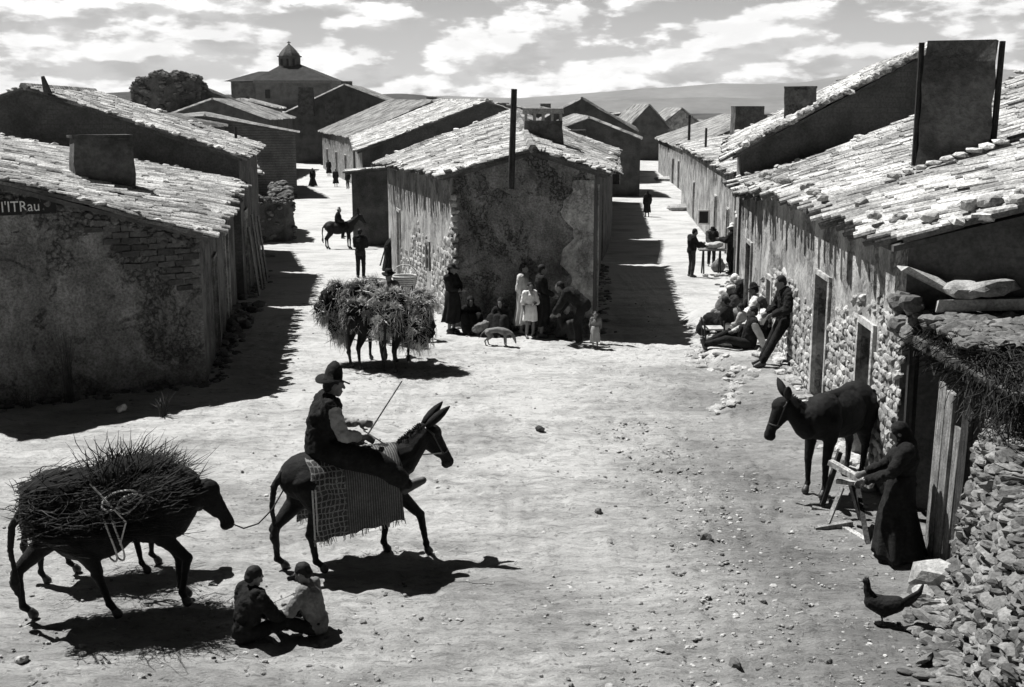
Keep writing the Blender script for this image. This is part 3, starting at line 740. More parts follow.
# ---- left of the square
A = (-9.6, 18.3); B = (-5.62, 20.6); Cc = (-7.55, 31.2); D = (-13.5, 29.0)
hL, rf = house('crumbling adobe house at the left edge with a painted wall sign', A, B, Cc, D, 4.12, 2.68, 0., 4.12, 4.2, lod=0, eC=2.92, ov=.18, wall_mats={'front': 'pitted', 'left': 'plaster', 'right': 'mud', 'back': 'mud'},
               ops={'right': [(2.6, 3.4, -.1, 1.9, 'door', False), (6.4, 7.4, -.1, 2.0, 'door', True)]}, messy=1.8)
c = at(101, 160, 23.6); chimney(rf, c.x, c.y, c.z - 1.0, c.z + .45, 1.22, .8, .5, .9)
b = MB()                                                   # bare adobe bricks where the plaster fell
fx = Vector((B[0] - A[0], B[1] - A[1], 0)); fl = fx.length; fx.normalize(); fn = Vector((fx.y, -fx.x, 0))
for k in range(19):
    z = 1.0 + k * .112
    for i in range(8):
        s = fl - .16 - (i + (k % 2) * .5) * .30
        lim = 4.12 - (4.12 - 2.68) * s / fl - .15
        if z > lim or z < 1.7 + i * .20 + random.uniform(-.2, .25) or (i > 5 and random.random() < .4): continue
        p = Vector((A[0], A[1], 0)) + fx * s + fn * .0
        box(b, (p.x, p.y, z), (.275, .05 + random.uniform(0, .02), .092), math.atan2(fx.y, fx.x), tone=random.uniform(.45, 1.0), jit=.014)
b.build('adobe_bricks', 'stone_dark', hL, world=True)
b = MB()
for _ in range(150):
    s = random.uniform(.2, fl); lim = 4.12 - (4.12 - 2.68) * s / fl
    p = Vector((A[0], A[1], 0)) + fx * s; z = lim - abs(random.gauss(0, .14)) - .02
    r = random.uniform(.03, .08); rock(b, (p.x, p.y, z), (r * 1.5, r, r), tone=random.uniform(.5, 1.2))
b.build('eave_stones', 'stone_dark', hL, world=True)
# painted sign
def flat_text(txt, size, name, m, parent, loc, rz, ext=.004, sx=1.):
    cu = bpy.data.curves.new(name, 'FONT'); cu.body = txt; cu.size = size; cu.extrude = ext; cu.resolution_u = 2
    tmp = bpy.data.objects.new('t', cu); COL.objects.link(tmp)
    me = bpy.data.meshes.new_from_object(tmp.evaluated_get(bpy.context.evaluated_depsgraph_get())); bpy.data.objects.remove(tmp)
    me.transform(Matrix.Scale(sx, 4, (1, 0, 0))); me.transform(Matrix.Rotation(math.pi / 2, 4, 'X'))
    me.transform(Matrix.Rotation(rz, 4, 'Z')); me.transform(Matrix.Translation(Vector(loc) - root_of(parent).location))
    me.materials.clear(); return link(name, me, m, parent)
s0 = 1.42; z = 3.36
pc = Vector((A[0], A[1], 0)) + fx * (s0 + .22) + fn * .045
b = MB(); box(b, (pc.x, pc.y, z), (1.15, .03, .27), math.atan2(fx.y, fx.x), jit=.01); sg = b.build('sign_board', 'black_paint', hL, world=True)
ps = Vector((A[0], A[1], 0)) + fx * (s0 - .06) + fn * .065
flat_text("I'ITRau", .25, 'sign_lettering', 'white_paint', sg, (ps.x, ps.y, z - .085), math.atan2(fx.y, fx.x), sx=.86)

# the tall gabled house behind it
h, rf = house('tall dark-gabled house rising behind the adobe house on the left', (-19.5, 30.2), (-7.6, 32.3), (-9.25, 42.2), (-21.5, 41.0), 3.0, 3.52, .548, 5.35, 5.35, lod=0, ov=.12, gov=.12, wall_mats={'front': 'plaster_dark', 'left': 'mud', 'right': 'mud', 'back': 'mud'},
              ops={'right': [(1.3, 2.4, -.6, 1.9, 'door', True)]}, messy=1.4)
b = MB(); p = at(47, 86, 31.3); tube(b, [(p.x, p.y, p.z - .2), (p.x - .1, p.y, p.z + .25)], [.12, .05], 5); b.build('ridge_finial', 'tile_bed', rf, world=True)
h, rf = house('plastered low house with leaning planks further up the left street', (-15, 43), (-9.6, 43), (-12.4, 54), (-17, 54), 3.0, 2.4, 0.02, 3.1, 3.2, lod=1, wm='mud',
              wall_mats={'front': 'mud', 'left': 'mud', 'right': 'mud', 'back': 'mud'}, ops={'right': [(2, 3, -1, 1.2, 'door', True)]})
h, rf = house('dark boarded house at the foot of the church', (-25, 88), (-16.7, 90), (-21.0, 104), (-29, 104), 4.0, 2.85, .22, 4.1, 4.2, lod=2, tw=.3, wm='boards')
h, rf = house('bright-roofed small house left of the boarded house', (-28, 76), (-21.5, 84), (-22, 92), (-31, 92), 2.9, 3.4, .5, 4.2, 4.2, lod=2, tw=.3, wm='plaster_dark')
h, rf = house('dark gabled house below the church with a pale verge', (-35, 112), (-23.5, 112), (-24, 128), (-37, 128), 3.2, 3.6, .56, 5.45, 5.4, lod=2, tw=.3, wm='plaster_dark')
h, rf = house('roof mass between the gabled house and the street', (-37, 130), (-28.5, 130), (-28.5, 136), (-37, 136), 3.4, 3.0, .5, 4.6, 4.6, lod=2, tw=.3, wm='plaster_dark')
h, rf = house('low distant house at the left edge under the hills', (-64, 120), (-50, 120), (-50, 134), (-64, 134), 4.2, 4.2, .5, 5.2, 5.2, lod=2, tw=.5, wm='plaster_dark')
# far filler houses between the rows
FL = [((-6, 150), 10, 8, 4.6), ((6, 175), 10, 9, 4.2), ((-18, 172), 12, 9, 5.6), ((34, 185), 12, 8, 2.6), ((26, 205), 14, 8, 2.2), ((46, 170), 14, 10, 2.4), ((60, 190), 16, 10, 2.0), ((-8, 200), 13, 9, 5.0), ((-32, 190), 12, 9, 7.0)]
FL += [((21, 62), 12, 13, 2.3), ((24, 78), 14, 12, 2.2), ((29, 96), 12, 10, 2.0), ((31, 112), 13, 10, 2.2), ((20, 140), 10, 7, 1.6), ((-1, 118), 9, 8, 4.6), ((2, 92), 8, 9, 3.9), ((44, 128), 14, 12, 2.0), ((-40, 150), 10, 8, 5.6), ((-48, 128), 9, 8, 5.0), ((14, 220), 12, 8, 3.4), ((-20, 215), 12, 8, 6.0), ((30, 232), 14, 9, 1.6), ((56, 215), 14, 9, 1.2)]
FD = ['left-hand pair in the far huddle of roofs', 'dark roof just left of the end of the right street', 'far roof beyond the stub chimney', 'flat far roof right of the white gable', 'furthest low roof before the plain', 'far house showing over the ragged roof', 'outermost low house on the right skyline', 'far roof under the mountains left of centre', 'far roof right under the church', 'low roof filling the yard behind the ragged-roofed house', 'second low roof behind the ragged-roofed house', 'roof just behind the pale plastered bend house', 'outer roof beyond the pale plastered bend house', 'small low house by the dark pair at the street end', 'roof between the row and the halfway gabled house', 'little roof showing over the slotted chimney', 'wide low roof at the right edge of the far village', 'roof peeping between the ruin and the church', 'small roof at the foot of the ruin', 'far roof above the end of the right street', 'far roof above the third ridge-roofed house', 'low roof on the last slope right of the street', 'outlying low house where the plain begins']
for (p, w_, d_, hh), lb in zip(FL, FD):
    gz_ = ground_z(p[0], p[1])
    sk_ = random.uniform(-2, 2); house(lb, p, (p[0] + w_, p[1] + sk_), (p[0] + w_ + sk_ * .5, p[1] + d_ + sk_), (p[0] + sk_ * .5, p[1] + d_), hh - random.uniform(.9, 1.6), hh - random.uniform(.9, 1.6), random.uniform(.35, .65), hh, hh + random.uniform(-.2, .2), lod=2, tw=.4, wm=random.choice(('plaster_dark', 'mud', 'plaster_dark')), ops={'front': [(w_ * .7, w_ * .7 + .9, gz_ + .9, gz_ + 1.7, 'window')]})
    chimney(bpy.data.objects[LAST[0]], p[0] + w_ * .5 + random.uniform(-1, 1), p[1] + d_ * .4, hh - 1.2, hh + random.uniform(.2, .7), random.uniform(.8, 1.4), .8, random.uniform(-.3, .3), .9)

# ---- ruin
def lump_wall(name, label, cat, pts, z0, prof, th, m, stones=None):
    """a ragged wall along pts; prof(u) gives its top"""
    t = thing(name, label, cat, (pts[0][0], pts[0][1], z0 + .3)); mb = MB(); P = [Vector((p[0], p[1], 0)) for p in pts]
    seg = []; tot = sum((P[i + 1] - P[i]).length for i in range(len(P) - 1)); n = max(8, int(tot / (th * .5)))
    cum = [0]
    for i in range(len(P) - 1): cum.append(cum[-1] + (P[i + 1] - P[i]).length)
    V = []
    for k in range(n + 1):
        s = tot * k / n; i = max(j for j in range(len(P) - 1) if cum[j] <= s + 1e-6); q = P[i].lerp(P[i + 1], (s - cum[i]) / (cum[i + 1] - cum[i])); d = (P[i + 1] - P[i]).normalized(); o = Vector((d.y, -d.x, 0)) * th / 2
        zt = prof(k / n); zb = z0
        for l in range(7):
            f = l / 6; z = zb + (zt - zb) * f; j = th * .12
            a = q + o * (1 - .25 * f) + o.normalized() * random.uniform(-j, j); V.append((a.x, a.y, z + (random.uniform(-j, j) if l else 0)))
        for l in range(6, -1, -1):
            f = l / 6; z = zb + (zt - zb) * f; j = th * .12
            a = q - o * (1 - .25 * f) + o.normalized() * random.uniform(-j, j); V.append((a.x, a.y, z + (random.uniform(-j, j) if l else 0)))
    m_ = 14
    f = [(k * m_ + l, (k + 1) * m_ + l, (k + 1) * m_ + l + 1, k * m_ + l + 1) for k in range(n) for l in range(m_ - 1)] + [tuple(range(m_)), tuple(reversed(range(n * m_, n * m_ + m_)))]
    mb.add(V, f); o = mb.build('wall_core', m, t, world=True)
    if stones:
        b = MB()
        for k in range(stones):
            u = random.random(); s = tot * u; i = max(j for j in range(len(P) - 1) if cum[j] <= s + 1e-6); q = P[i].lerp(P[i + 1], (s - cum[i]) / (cum[i + 1] - cum[i]))
            d = (P[i + 1] - P[i]).normalized(); o2 = Vector((d.y, -d.x, 0)); zt = prof(u); zz = random.uniform(z0 + .2, zt + .08) if random.random() < .6 else zt + random.uniform(-.05, .12)
            side = random.choice((-1, 1)) if zz < zt - .05 else random.uniform(-1, 1)
            c = q + o2 * side * th * .45; r = random.uniform(.08, .2) * (1.7 if th > 1 else 1); rock(b, (c.x, c.y, zz), (r * 1.3, r, r * .7), tone=random.uniform(.4, 1.3))
        b.build('wall_stones', 'stone_dark', t, world=True)
    return t
rp = lambda u: float(np.interp(u, [0, .12, .3, .5, .62, .75, .9, 1], [6.6, 7.7, 8.0, 7.9, 7.8, 6.6, 5.2, 4.2])) + .25 * math.sin(u * 31)
p0 = at(133, 100, 118); p1 = at(225, 100, 124)
rn = lump_wall('ruined_house', 'roofless overgrown ruin crowned with weeds left of the church', 'ruin', [(p0.x, p0.y), (p0.x + 4, p0.y - .5), (p1.x, p1.y)], -1.5, rp, 1.2, 'rubble_dark', 900)
q = [at(176, 78, 121), at(250, 108, 121), at(250, 108, 129), at(176, 79, 129)]
b = MB(); slab(b, q, .35); tile_roof(b, [q[1], q[2], q[3], q[0]], .4, .8, 2); b.build('broken_roof', 'tile_bed', rn, world=True)
b = MB(); box8(b, [(q[0].x + 1, 121.3, -2), (q[1].x - .6, 121.3, -2), (q[1].x - .6, 128.6, -2), (q[0].x + 1, 128.6, -2), (q[0].x + 1, 121.3, q[0].z - .75), (q[1].x - .6, 121.3, q[1].z - .1), (q[1].x - .6, 128.6, q[1].z - .1), (q[0].x + 1, 128.6, q[0].z - .75)]); b.build('gable_wall', 'rubble_dark', rn, world=True)
lw = lambda u: -.35 + .5 * math.sin(u * 3.) + .15 * math.sin(u * 23)
p0 = gp(262, 232); p1 = gp(322, 222); p2 = gp(300, 205)
lump_wall('ruined_stone_wall', 'tumbledown dry-stone wall below the boarded house on the left street', 'wall', [(-14.6, 57), (-11.5, 58.5), (-13.4, 66)], -2.4, lambda u: .45 + .25 * math.sin(u * 17), .9, 'rubble_dark', 520)

# ---- church
ch = thing('church', 'hip-roofed stone church with a small domed lantern on the skyline', 'church', (-44, 220, 3))
def quadbox(mb, x0, x1, y0, y1, z0, z1): box8(mb, [(x0, y0, z0), (x1, y0, z0), (x1, y1, z0), (x0, y1, z0), (x0, y0, z1), (x1, y0, z1), (x1, y1, z1), (x0, y1, z1)])
X = lambda px, Y=220: at(px, 100, Y).x; Z = lambda py, Y=220: at(300, py, Y).z
b = MB(); quadbox(b, X(256), X(331), 220, 236, 0, Z(83)); b.build('nave_wall', 'boards', ch, world=True)
b = MB(); quadbox(b, X(233), X(256) + .3, 222, 235, 0, Z(82)); b.build('side_chapel_wall', 'plaster_dark', ch, world=True)
b = MB(); quadbox(b, X(224), X(236), 226, 234, 0, Z(80)); b.build('sacristy_wall', 'plaster_dark', ch, world=True)
b = MB(); quadbox(b, X(256) - .35, X(332) + .2, 219.6, 236.4, Z(83), Z(83) + .45); b.build('cornice', 'stone_dark', ch, world=True)
def hip(mb, x0, x1, y0, y1, z0, z1, rx0, rx1, ry):
    mb.add([(x0, y0, z0), (x1, y0, z0), (x1, y1, z0), (x0, y1, z0), (rx0, ry, z1), (rx1, ry, z1)], [(0, 1, 5, 4), (1, 2, 5), (2, 3, 4, 5), (3, 0, 4), (3, 2, 1, 0)], 1.)
b = MB(); hip(b, X(254), X(334), 219, 237, Z(83) + .45, Z(60), X(283), X(288), 226); hip(b, X(222), X(262), 222, 236, Z(81), Z(70), X(250), X(278), 229)
b.build('roof', 'roof_dark', ch, world=True)
xc = X(285); lt = MB(); n = 8
def drum(mb, xc, yc, prof, n=8):
    V = []; 
    for (r, z) in prof:
        for k in range(n): a = 2 * math.pi * (k + .5) / n; V.append((xc + r * math.cos(a), yc + r * math.sin(a), z))
    f = [(i * n + k, i * n + (k + 1) % n, (i + 1) * n + (k + 1) % n, (i + 1) * n + k) for i in range(len(prof) - 1) for k in range(n)]
    f.append(tuple(reversed(range(n)))); f.append(tuple(range(len(V) - n, len(V)))); mb.add(V, f)
drum(lt, xc, 226, [(2.1, Z(70)), (2.1, Z(56)), (2.4, Z(55.5)), (2.4, Z(54.6))]); lo_ = lt.build('lantern', 'plaster_dark', ch, world=True)
d_ = MB(); drum(d_, xc, 226, [(2.1, Z(54.6)), (1.85, Z(52)), (1.35, Z(48.5)), (.7, Z(45)), (.25, Z(43)), (.2, Z(42))]); d_.build('dome', 'tile_bed', lo_, world=True)
d_ = MB(); tube(d_, [(xc, 226, Z(42.5)), (xc, 226, Z(39.5))], .1, 5); tube(d_, [(xc - .35, 226, Z(40.8)), (xc + .35, 226, Z(40.8))], .08, 5); d_.build('cross', 'black_paint', lo_, world=True)
d_ = MB()
for k in range(3): box(d_, (xc - 1.15 + k * 1.15, 226 - 2.0, Z(61.5)), (.42, .12, 1.3))
d_.build('lantern_opening', 'black_paint', lo_, world=True)
for px in (268, 308):
    d_ = MB(); box(d_, (X(px), 219.95, Z(94)), (.9, .12, 1.6)); o = d_.build('window', 'black_paint', ch, world=True)

# ---- poles
def pole(px, py0, py1, Y, r, label, lean=0., arm=True):
    a = at(px, py0, Y); c = at(px, py1, Y); gz_ = min(a.z, ground_z(a.x, Y)) if py0 == 0 else a.z
    z0 = ground_z(a.x, Y) - .2
    t = thing('utility_pole', label, 'pole', (a.x, Y, z0 + .2), group='wooden poles among the houses'); b = MB()
    tube(b, [(a.x, Y, z0), (a.x + lean, Y, c.z)], [r, r * .7], 7); b.build('pole', 'wood_dark', t, world=True)
    if arm:
        b = MB(); tube(b, [(a.x + lean - .25, Y, c.z - .2), (a.x + lean + .25, Y, c.z - .18)], .03, 5)
        for s in (-1, 1): tube(b, [(a.x + lean + s * .22, Y, c.z - .2), (a.x + lean + s * .22, Y, c.z - .05)], .035, 6)
        b.build('crossarm', 'wood', t, world=True)
pole(687, 200, 115, 84, .13, 'tall pole at the corner of the ragged-roofed house on the right street')
pole(705, 165, 128, 70, .10, 'thinner pole rising through the ragged tiles right of the taller one', arm=False)
pole(238, 180, 127, 38.8, .07, 'slim black pole at the corner of the tall gabled house on the left', arm=False)

# planks leaning on the left street wall
for i, (y_, w_, h_) in enumerate([(33.4, .26, 2.0), (35.2, .2, 2.3), (37.0, .26, 2.0), (38.8, .2, 2.2)]):
    xw = -7.6 - (y_ - 32.3) * .167; g0 = Vector((xw + .34, y_, ground_z(xw + .34, y_) - .02)); t0 = Vector((xw + .05, y_ + .25, g0.z + h_))
    b = MB(); u = Vector((0, 1, 0)) * w_ / 2; n_ = Vector((.04, 0, .01))
    V = [g0 - u, g0 + u, g0 + u + n_, g0 - u + n_, t0 - u, t0 + u, t0 + u + n_, t0 - u + n_]
    box8(b, [tuple(v) for v in V]); tag(b.build('leaning_plank', 'wood', origin=tuple(g0)), ['widest grey plank leaning nearest the adobe house', 'narrow plank leaning second from the adobe house', 'broad plank leaning third from the adobe house', 'thin plank leaning furthest up the left street wall'][i], 'plank', 'planks leaning on the left street wall')
b = MB(); p = gp(262, 257); box(b, (p.x, p.y, p.z + .06), (1.2, .5, .16), .1, jit=.03); tag(b.build('doorstep', 'stone', origin=tuple(p)), 'flat stone doorstep jutting into the shade of the left street', 'doorstep')
# rubbish heap by the left corner
b = MB()
for _ in range(130):
    p = gp(232 + random.gauss(0, 8), 322 + random.gauss(0, 11)); p.z += .02; s = random.uniform(.05, .16); rock(b, (p.x, p.y, p.z + random.uniform(0, .15)), (s * 1.4, s, s * .6), tone=random.uniform(.4, 1.3))
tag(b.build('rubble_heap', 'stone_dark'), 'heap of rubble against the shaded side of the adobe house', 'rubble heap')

t = thing('open_shutter', 'small black square shutter with a white frame standing open over the right street', 'shutter', (9.9, 60, ground_z(9.9, 60)))
b = MB(); box(b, (9.98, 60, -.72), (.50, .04, .62)); b.build('panel', 'black_paint', t, world=True)
b = MB()
for dx, dz, w_, h_ in ((-.27, 0, .07, .76), (.27, 0, .07, .76), (0, .345, .47, .07), (0, -.345, .47, .07)): box(b, (9.98 + dx, 59.985, -.72 + dz), (w_, .06, h_))
b.build('frame', 'white_paint', t, world=True)
b = MB(); tube(b, [(10.2, 60, -.72), (10.5, 60, -.72)], .03, 5); b.build('hinge', 'wood_dark', t, world=True)

# earth, droppings and broken stone drifted against the wall feet
b = MB()
for (p, q, n) in (((-9.6, 18.3), (-5.62, 20.6), 160), ((-5.62, 20.6), (-7.5, 31.2), 160), ((-1.36, 26.9), (1.84, 25.75), 60), ((1.84, 25.75), (3.5, 45), 120), ((-1.4, 26.9), (-4.4, 41), 140), ((-7.6, 32.3), (-9.2, 42), 60), ((5.9, 30), (8.9, 46), 120)):
    p, q = Vector(p + (0,)), Vector(q + (0,)); d = (q - p).normalized(); o = Vector((d.y, -d.x, 0)) * (1 if p.x < -5 or q.y < p.y else 1)
    if p == Vector((5.9, 30, 0)) or (p.x == -1.4): o = -o
    for _ in range(n):
        c = p.lerp(q, random.random()) + o * abs(random.gauss(0, .16)); s_ = random.uniform(.02, .08)
        rock(b, (c.x, c.y, ground_z(c.x, c.y) + s_ * .2), (s_ * 1.6, s_ * 1.2, s_ * .7), tone=random.uniform(.4, 1.5))
tag(b.build('wall_foot_debris', 'stone_dark'), 'earth and broken stone drifted along the feet of the walls', 'debris', kind='stuff')
# ------------------------------------------------------------------ soft bodies: overlapping tapered limbs fused into one skin
def V3(*a): return Vector(a if len(a) > 1 else a[0])
class Blob:
    def __init__(s, k=1.): s.mb = MB(); s.k = k
    def cone(s, a, b, ra, rb, n=14):
        a, b = V3(a) * s.k, V3(b) * s.k; ra *= s.k; rb *= s.k; d = b - a
        if d.length < 1e-4: d = Vector((0, 0, 1e-4))
        dn = d.normalized(); pts, rs = [], []
        for t in (-90, -60, -30): an = math.radians(t); pts.append(a + dn * ra * math.sin(an)); rs.append(max(1e-4, ra * math.cos(an)))
        pts.append(a); rs.append(ra); pts.append(b); rs.append(rb)
        for t in (30, 60, 90): an = math.radians(t); pts.append(b + dn * rb * math.sin(an)); rs.append(max(1e-4, rb * math.cos(an)))
        tube(s.mb, pts, rs, n); return s
    def chain(s, pts, rs):
        for i in range(len(pts) - 1): s.cone(pts[i], pts[i + 1], rs[i], rs[i + 1])
        return s
    def ell(s, c, r, rot=None):
        v, f = ICO3; v = v * np.array(r) * s.k
        if rot is not None: v = v @ np.array(rot).T
        s.mb.add(v + np.array(V3(c) * s.k), f); return s
    def build(s, name, m, parent, vox=.02, smooth=3, disp=0., dsc=.08):
        o = s.mb.build(name, m, parent)
        r = o.modifiers.new('remesh', 'REMESH'); r.mode = 'VOXEL'; r.voxel_size = vox * s.k if False else vox; r.use_smooth_shade = True
        if smooth: q = o.modifiers.new('smooth', 'SMOOTH'); q.iterations = smooth; q.factor = .5
        if disp:
            tn = 'folds_%d' % int(dsc * 1000)
            tx = bpy.data.textures.get(tn) or bpy.data.textures.new(tn, 'CLOUDS'); tx.noise_scale = dsc; tx.noise_depth = 2
            q = o.modifiers.new('folds', 'DISPLACE'); q.texture = tx; q.strength = disp; q.mid_level = .5; q.texture_coords = 'LOCAL'
        return o
def basis(fw, up=(0, 0, 1)):
    f = V3(fw).normalized(); u = V3(up); r = f.cross(u).normalized(); u = r.cross(f).normalized()
    return Matrix((r, f, u)).transposed()                 # columns: right, forward, up
STAND = dict(head=(0, .03, 1.585), neck=(0, -.015, 1.43), chest=(0, 0, 1.28), waist=(0, .01, 1.07), pelvis=(0, -.01, .94),
             shL=(-.175, -.01, 1.385), elL=(-.225, -.04, 1.11), wrL=(-.215, .06, .87), shR=(.175, -.01, 1.385), elR=(.225, -.04, 1.11), wrR=(.215, .06, .87),
             hipL=(-.09, 0, .91), knL=(-.10, .03, .50), anL=(-.10, -.02, .09), toL=(-.125, .12, .03), hipR=(.09, 0, .91), knR=(.10, .03, .50), anR=(.10, -.02, .09), toR=(.125, .12, .03), look=(0, 1, -.05))
def pose(**k): j = dict(STAND); j.update(k); return j
def shift(j, d, keys=None):
    for k in list(j):
        if k != 'look' and (keys is None or k in keys): j[k] = tuple(V3(j[k]) + V3(d))
    return j
UP = ('head', 'neck', 'chest', 'waist', 'shL', 'elL', 'wrL', 'shR', 'elR', 'wrR')
def body(root, J, k, vox, hands=True, female=False, hs=1.):
    b = Blob(k); j = {a: V3(c) for a, c in J.items() if a != 'curl'}; w = .92 if female else 1.
    up = (j['neck'] - j['chest']).normalized(); side = (j['shR'] - j['shL']).normalized()
    tb = basis(side.cross(up) * -1 if False else up.cross(side), up)
    b.ell(j['chest'], (.155 * w, .105, .17), tb); b.ell(j['waist'], (.125 * w, .09, .13), tb); b.ell(j['pelvis'], (.155, .11, .12), tb)
    b.cone(j['neck'], j['head'], .055, .05)
    for s in 'LR': b.cone(j['neck'], j['sh' + s] * .9 + j['neck'] * .1, .06, .056); b.cone(j['sh' + s] * .8 + j['neck'] * .2, j['waist'] * .7 + j['sh' + s] * .3, .07, .09)
    b.cone(j['shL'] * .8 + j['neck'] * .2, j['shR'] * .8 + j['neck'] * .2, .06, .06)
    b.cone(j['chest'], j['neck'], .09, .055)
    H = basis(j['look']); h = j['head']; q = lambda x, y, z: h + H @ Vector((x * hs, y * hs, z * hs))
    b.ell(q(0, -.01, .025), (.077 * hs, .096 * hs, .098 * hs), H); b.cone(q(0, .035, -.045), q(0, .055, -.085), .056 * hs, .036 * hs)
    b.cone(q(0, .088, .02), q(0, .112, -.025), .012 * hs, .017 * hs); b.cone(q(-.03, .083, .032), q(.03, .083, .032), .016 * hs, .016 * hs)
    b.cone(q(-.02, .088, -.062), q(.02, .088, -.062), .012 * hs, .012 * hs)
    for s in (-1, 1): b.ell(q(s * .08, -.005, -.005), (.014 * hs, .022 * hs, .034 * hs), H)
    for s in 'LR':
        sg = -1 if s == 'L' else 1
        b.cone(j['sh' + s], j['el' + s], .052, .040); b.cone(j['el' + s], j['wr' + s], .041, .027)
        b.cone(j['hip' + s], j['kn' + s], .088, .055); b.cone(j['kn' + s], j['kn' + s] * .6 + j['an' + s] * .4, .055, .056); b.cone(j['kn' + s] * .6 + j['an' + s] * .4, j['an' + s], .056, .036)
        heel = j['an' + s] + (j['an' + s] - j['to' + s]).normalized() * .04 + Vector((0, 0, -.045)); b.cone(heel, j['to' + s], .036, .030); b.cone(j['an' + s], heel, .036, .036); b.cone(j['an' + s], j['to' + s], .036, .03)
        d = (j['wr' + s] - j['el' + s]).normalized(); wr = j['wr' + s]
        if hands:
            hb = basis(d, Vector((sg * -1, 0, .3)) if abs(d.x) < .9 else Vector((0, 0, 1))); P = lambda x, y, z: wr + hb @ Vector((x, y, z))
            b.ell(P(0, .05, 0), (.040, .052, .017), hb)
            curl = J.get('curl', .5)
            for i, (x, l) in enumerate(((-.030, .062), (-.010, .074), (.010, .070), (.029, .056))):
                a = P(x, .088, 0); m1 = P(x * 1.08, .088 + l * .5, -.022 * curl * 2); e = P(x * 1.1, .088 + l * (.95 - .5 * curl), -.045 * curl * 2)
                b.cone(a, m1, .0105, .0095); b.cone(m1, e, .0095, .008)
            b.cone(P(-.036 * sg, .03, 0), P(-.062 * sg, .065, -.015), .014, .011); b.cone(P(-.062 * sg, .065, -.015), P(-.058 * sg, .095, -.03), .011, .009)
        else: b.cone(wr, wr + d * .13, .03, .022)
    return b.build('body', 'skin', root, vox, 2)
def skirt(root, J, k, m, hem=.12, flare=.30, seed=0, waist='waist', name='skirt', folds=9):
    rs = random.Random(seed); j = {a: V3(c) for a, c in J.items() if a != 'curl'}
    top = j[waist] ; mid = (j['knL'] + j['knR']) / 2; bot = (j['anL'] + j['anR']) / 2; n, rows = 48, 16; mb = MB(); Vv = []
    ph = [rs.uniform(0, 6.28) for _ in range(4)]
    for i in range(rows):
        t = i / (rows - 1)
        c = top.lerp(mid, t * 2) if t < .5 else mid.lerp(bot, t * 2 - 1)
        zt = top.z + (hem - top.z) * t; c = Vector((c.x, c.y, zt))
        r = (.165 + (.20 - .165) * min(1, t * 5)) if t < .25 else .20 + (flare - .20) * ((t - .25) / .75) ** .9
        for q in range(n):
            a = 2 * math.pi * q / n; fo = 1 + (.02 + .13 * t) * (math.sin(folds * a + ph[0] + t) * .6 + math.sin((folds - 3.0) * a + ph[1]) * .4) * min(1, t * 2)
            dz = .02 * math.sin(3 * a + ph[2]) * t
            Vv.append((c.x + r * fo * math.cos(a), c.y + r * .9 * fo * math.sin(a), c.z + dz))
    f = [(i * n + q, (i + 1) * n + q, (i + 1) * n + (q + 1) % n, i * n + (q + 1) % n) for i in range(rows - 1) for q in range(n)]
    f += [tuple(range(n))]; N0 = len(Vv)
    for q in range(n): v = Vv[(rows - 1) * n + q]; Vv.append((v[0] * .93 + bot.x * .07, v[1] * .93 + bot.y * .07, v[2] + .03))
    f += [((rows - 1) * n + q, N0 + q, N0 + (q + 1) % n, (rows - 1) * n + (q + 1) % n) for q in range(n)]; f += [tuple(reversed(range(N0, N0 + n)))]
    mb.add([tuple(Vector(v) * k) for v in Vv], f); return mb.build(name, m, root, smooth=True)
def lathe(root, prof, c, B, m, name, n=28, k=1., wob=0):
    mb = MB(); Vv = []
    for (r, z) in prof:
        for q in range(n): a = 2 * math.pi * q / n; w_ = wob * math.sin(2 * a + 1) * (r / prof[0][0]); Vv.append(tuple((c + B @ Vector((r * math.cos(a), r * math.sin(a), z + w_))) * k))
    f = [(i * n + q, i * n + (q + 1) % n, (i + 1) * n + (q + 1) % n, (i + 1) * n + q) for i in range(len(prof) - 1) for q in range(n)] + [tuple(range((len(prof) - 1) * n, len(prof) * n)), tuple(reversed(range(n)))]
    mb.add(Vv, f); return mb.build(name, m, root, smooth=True)
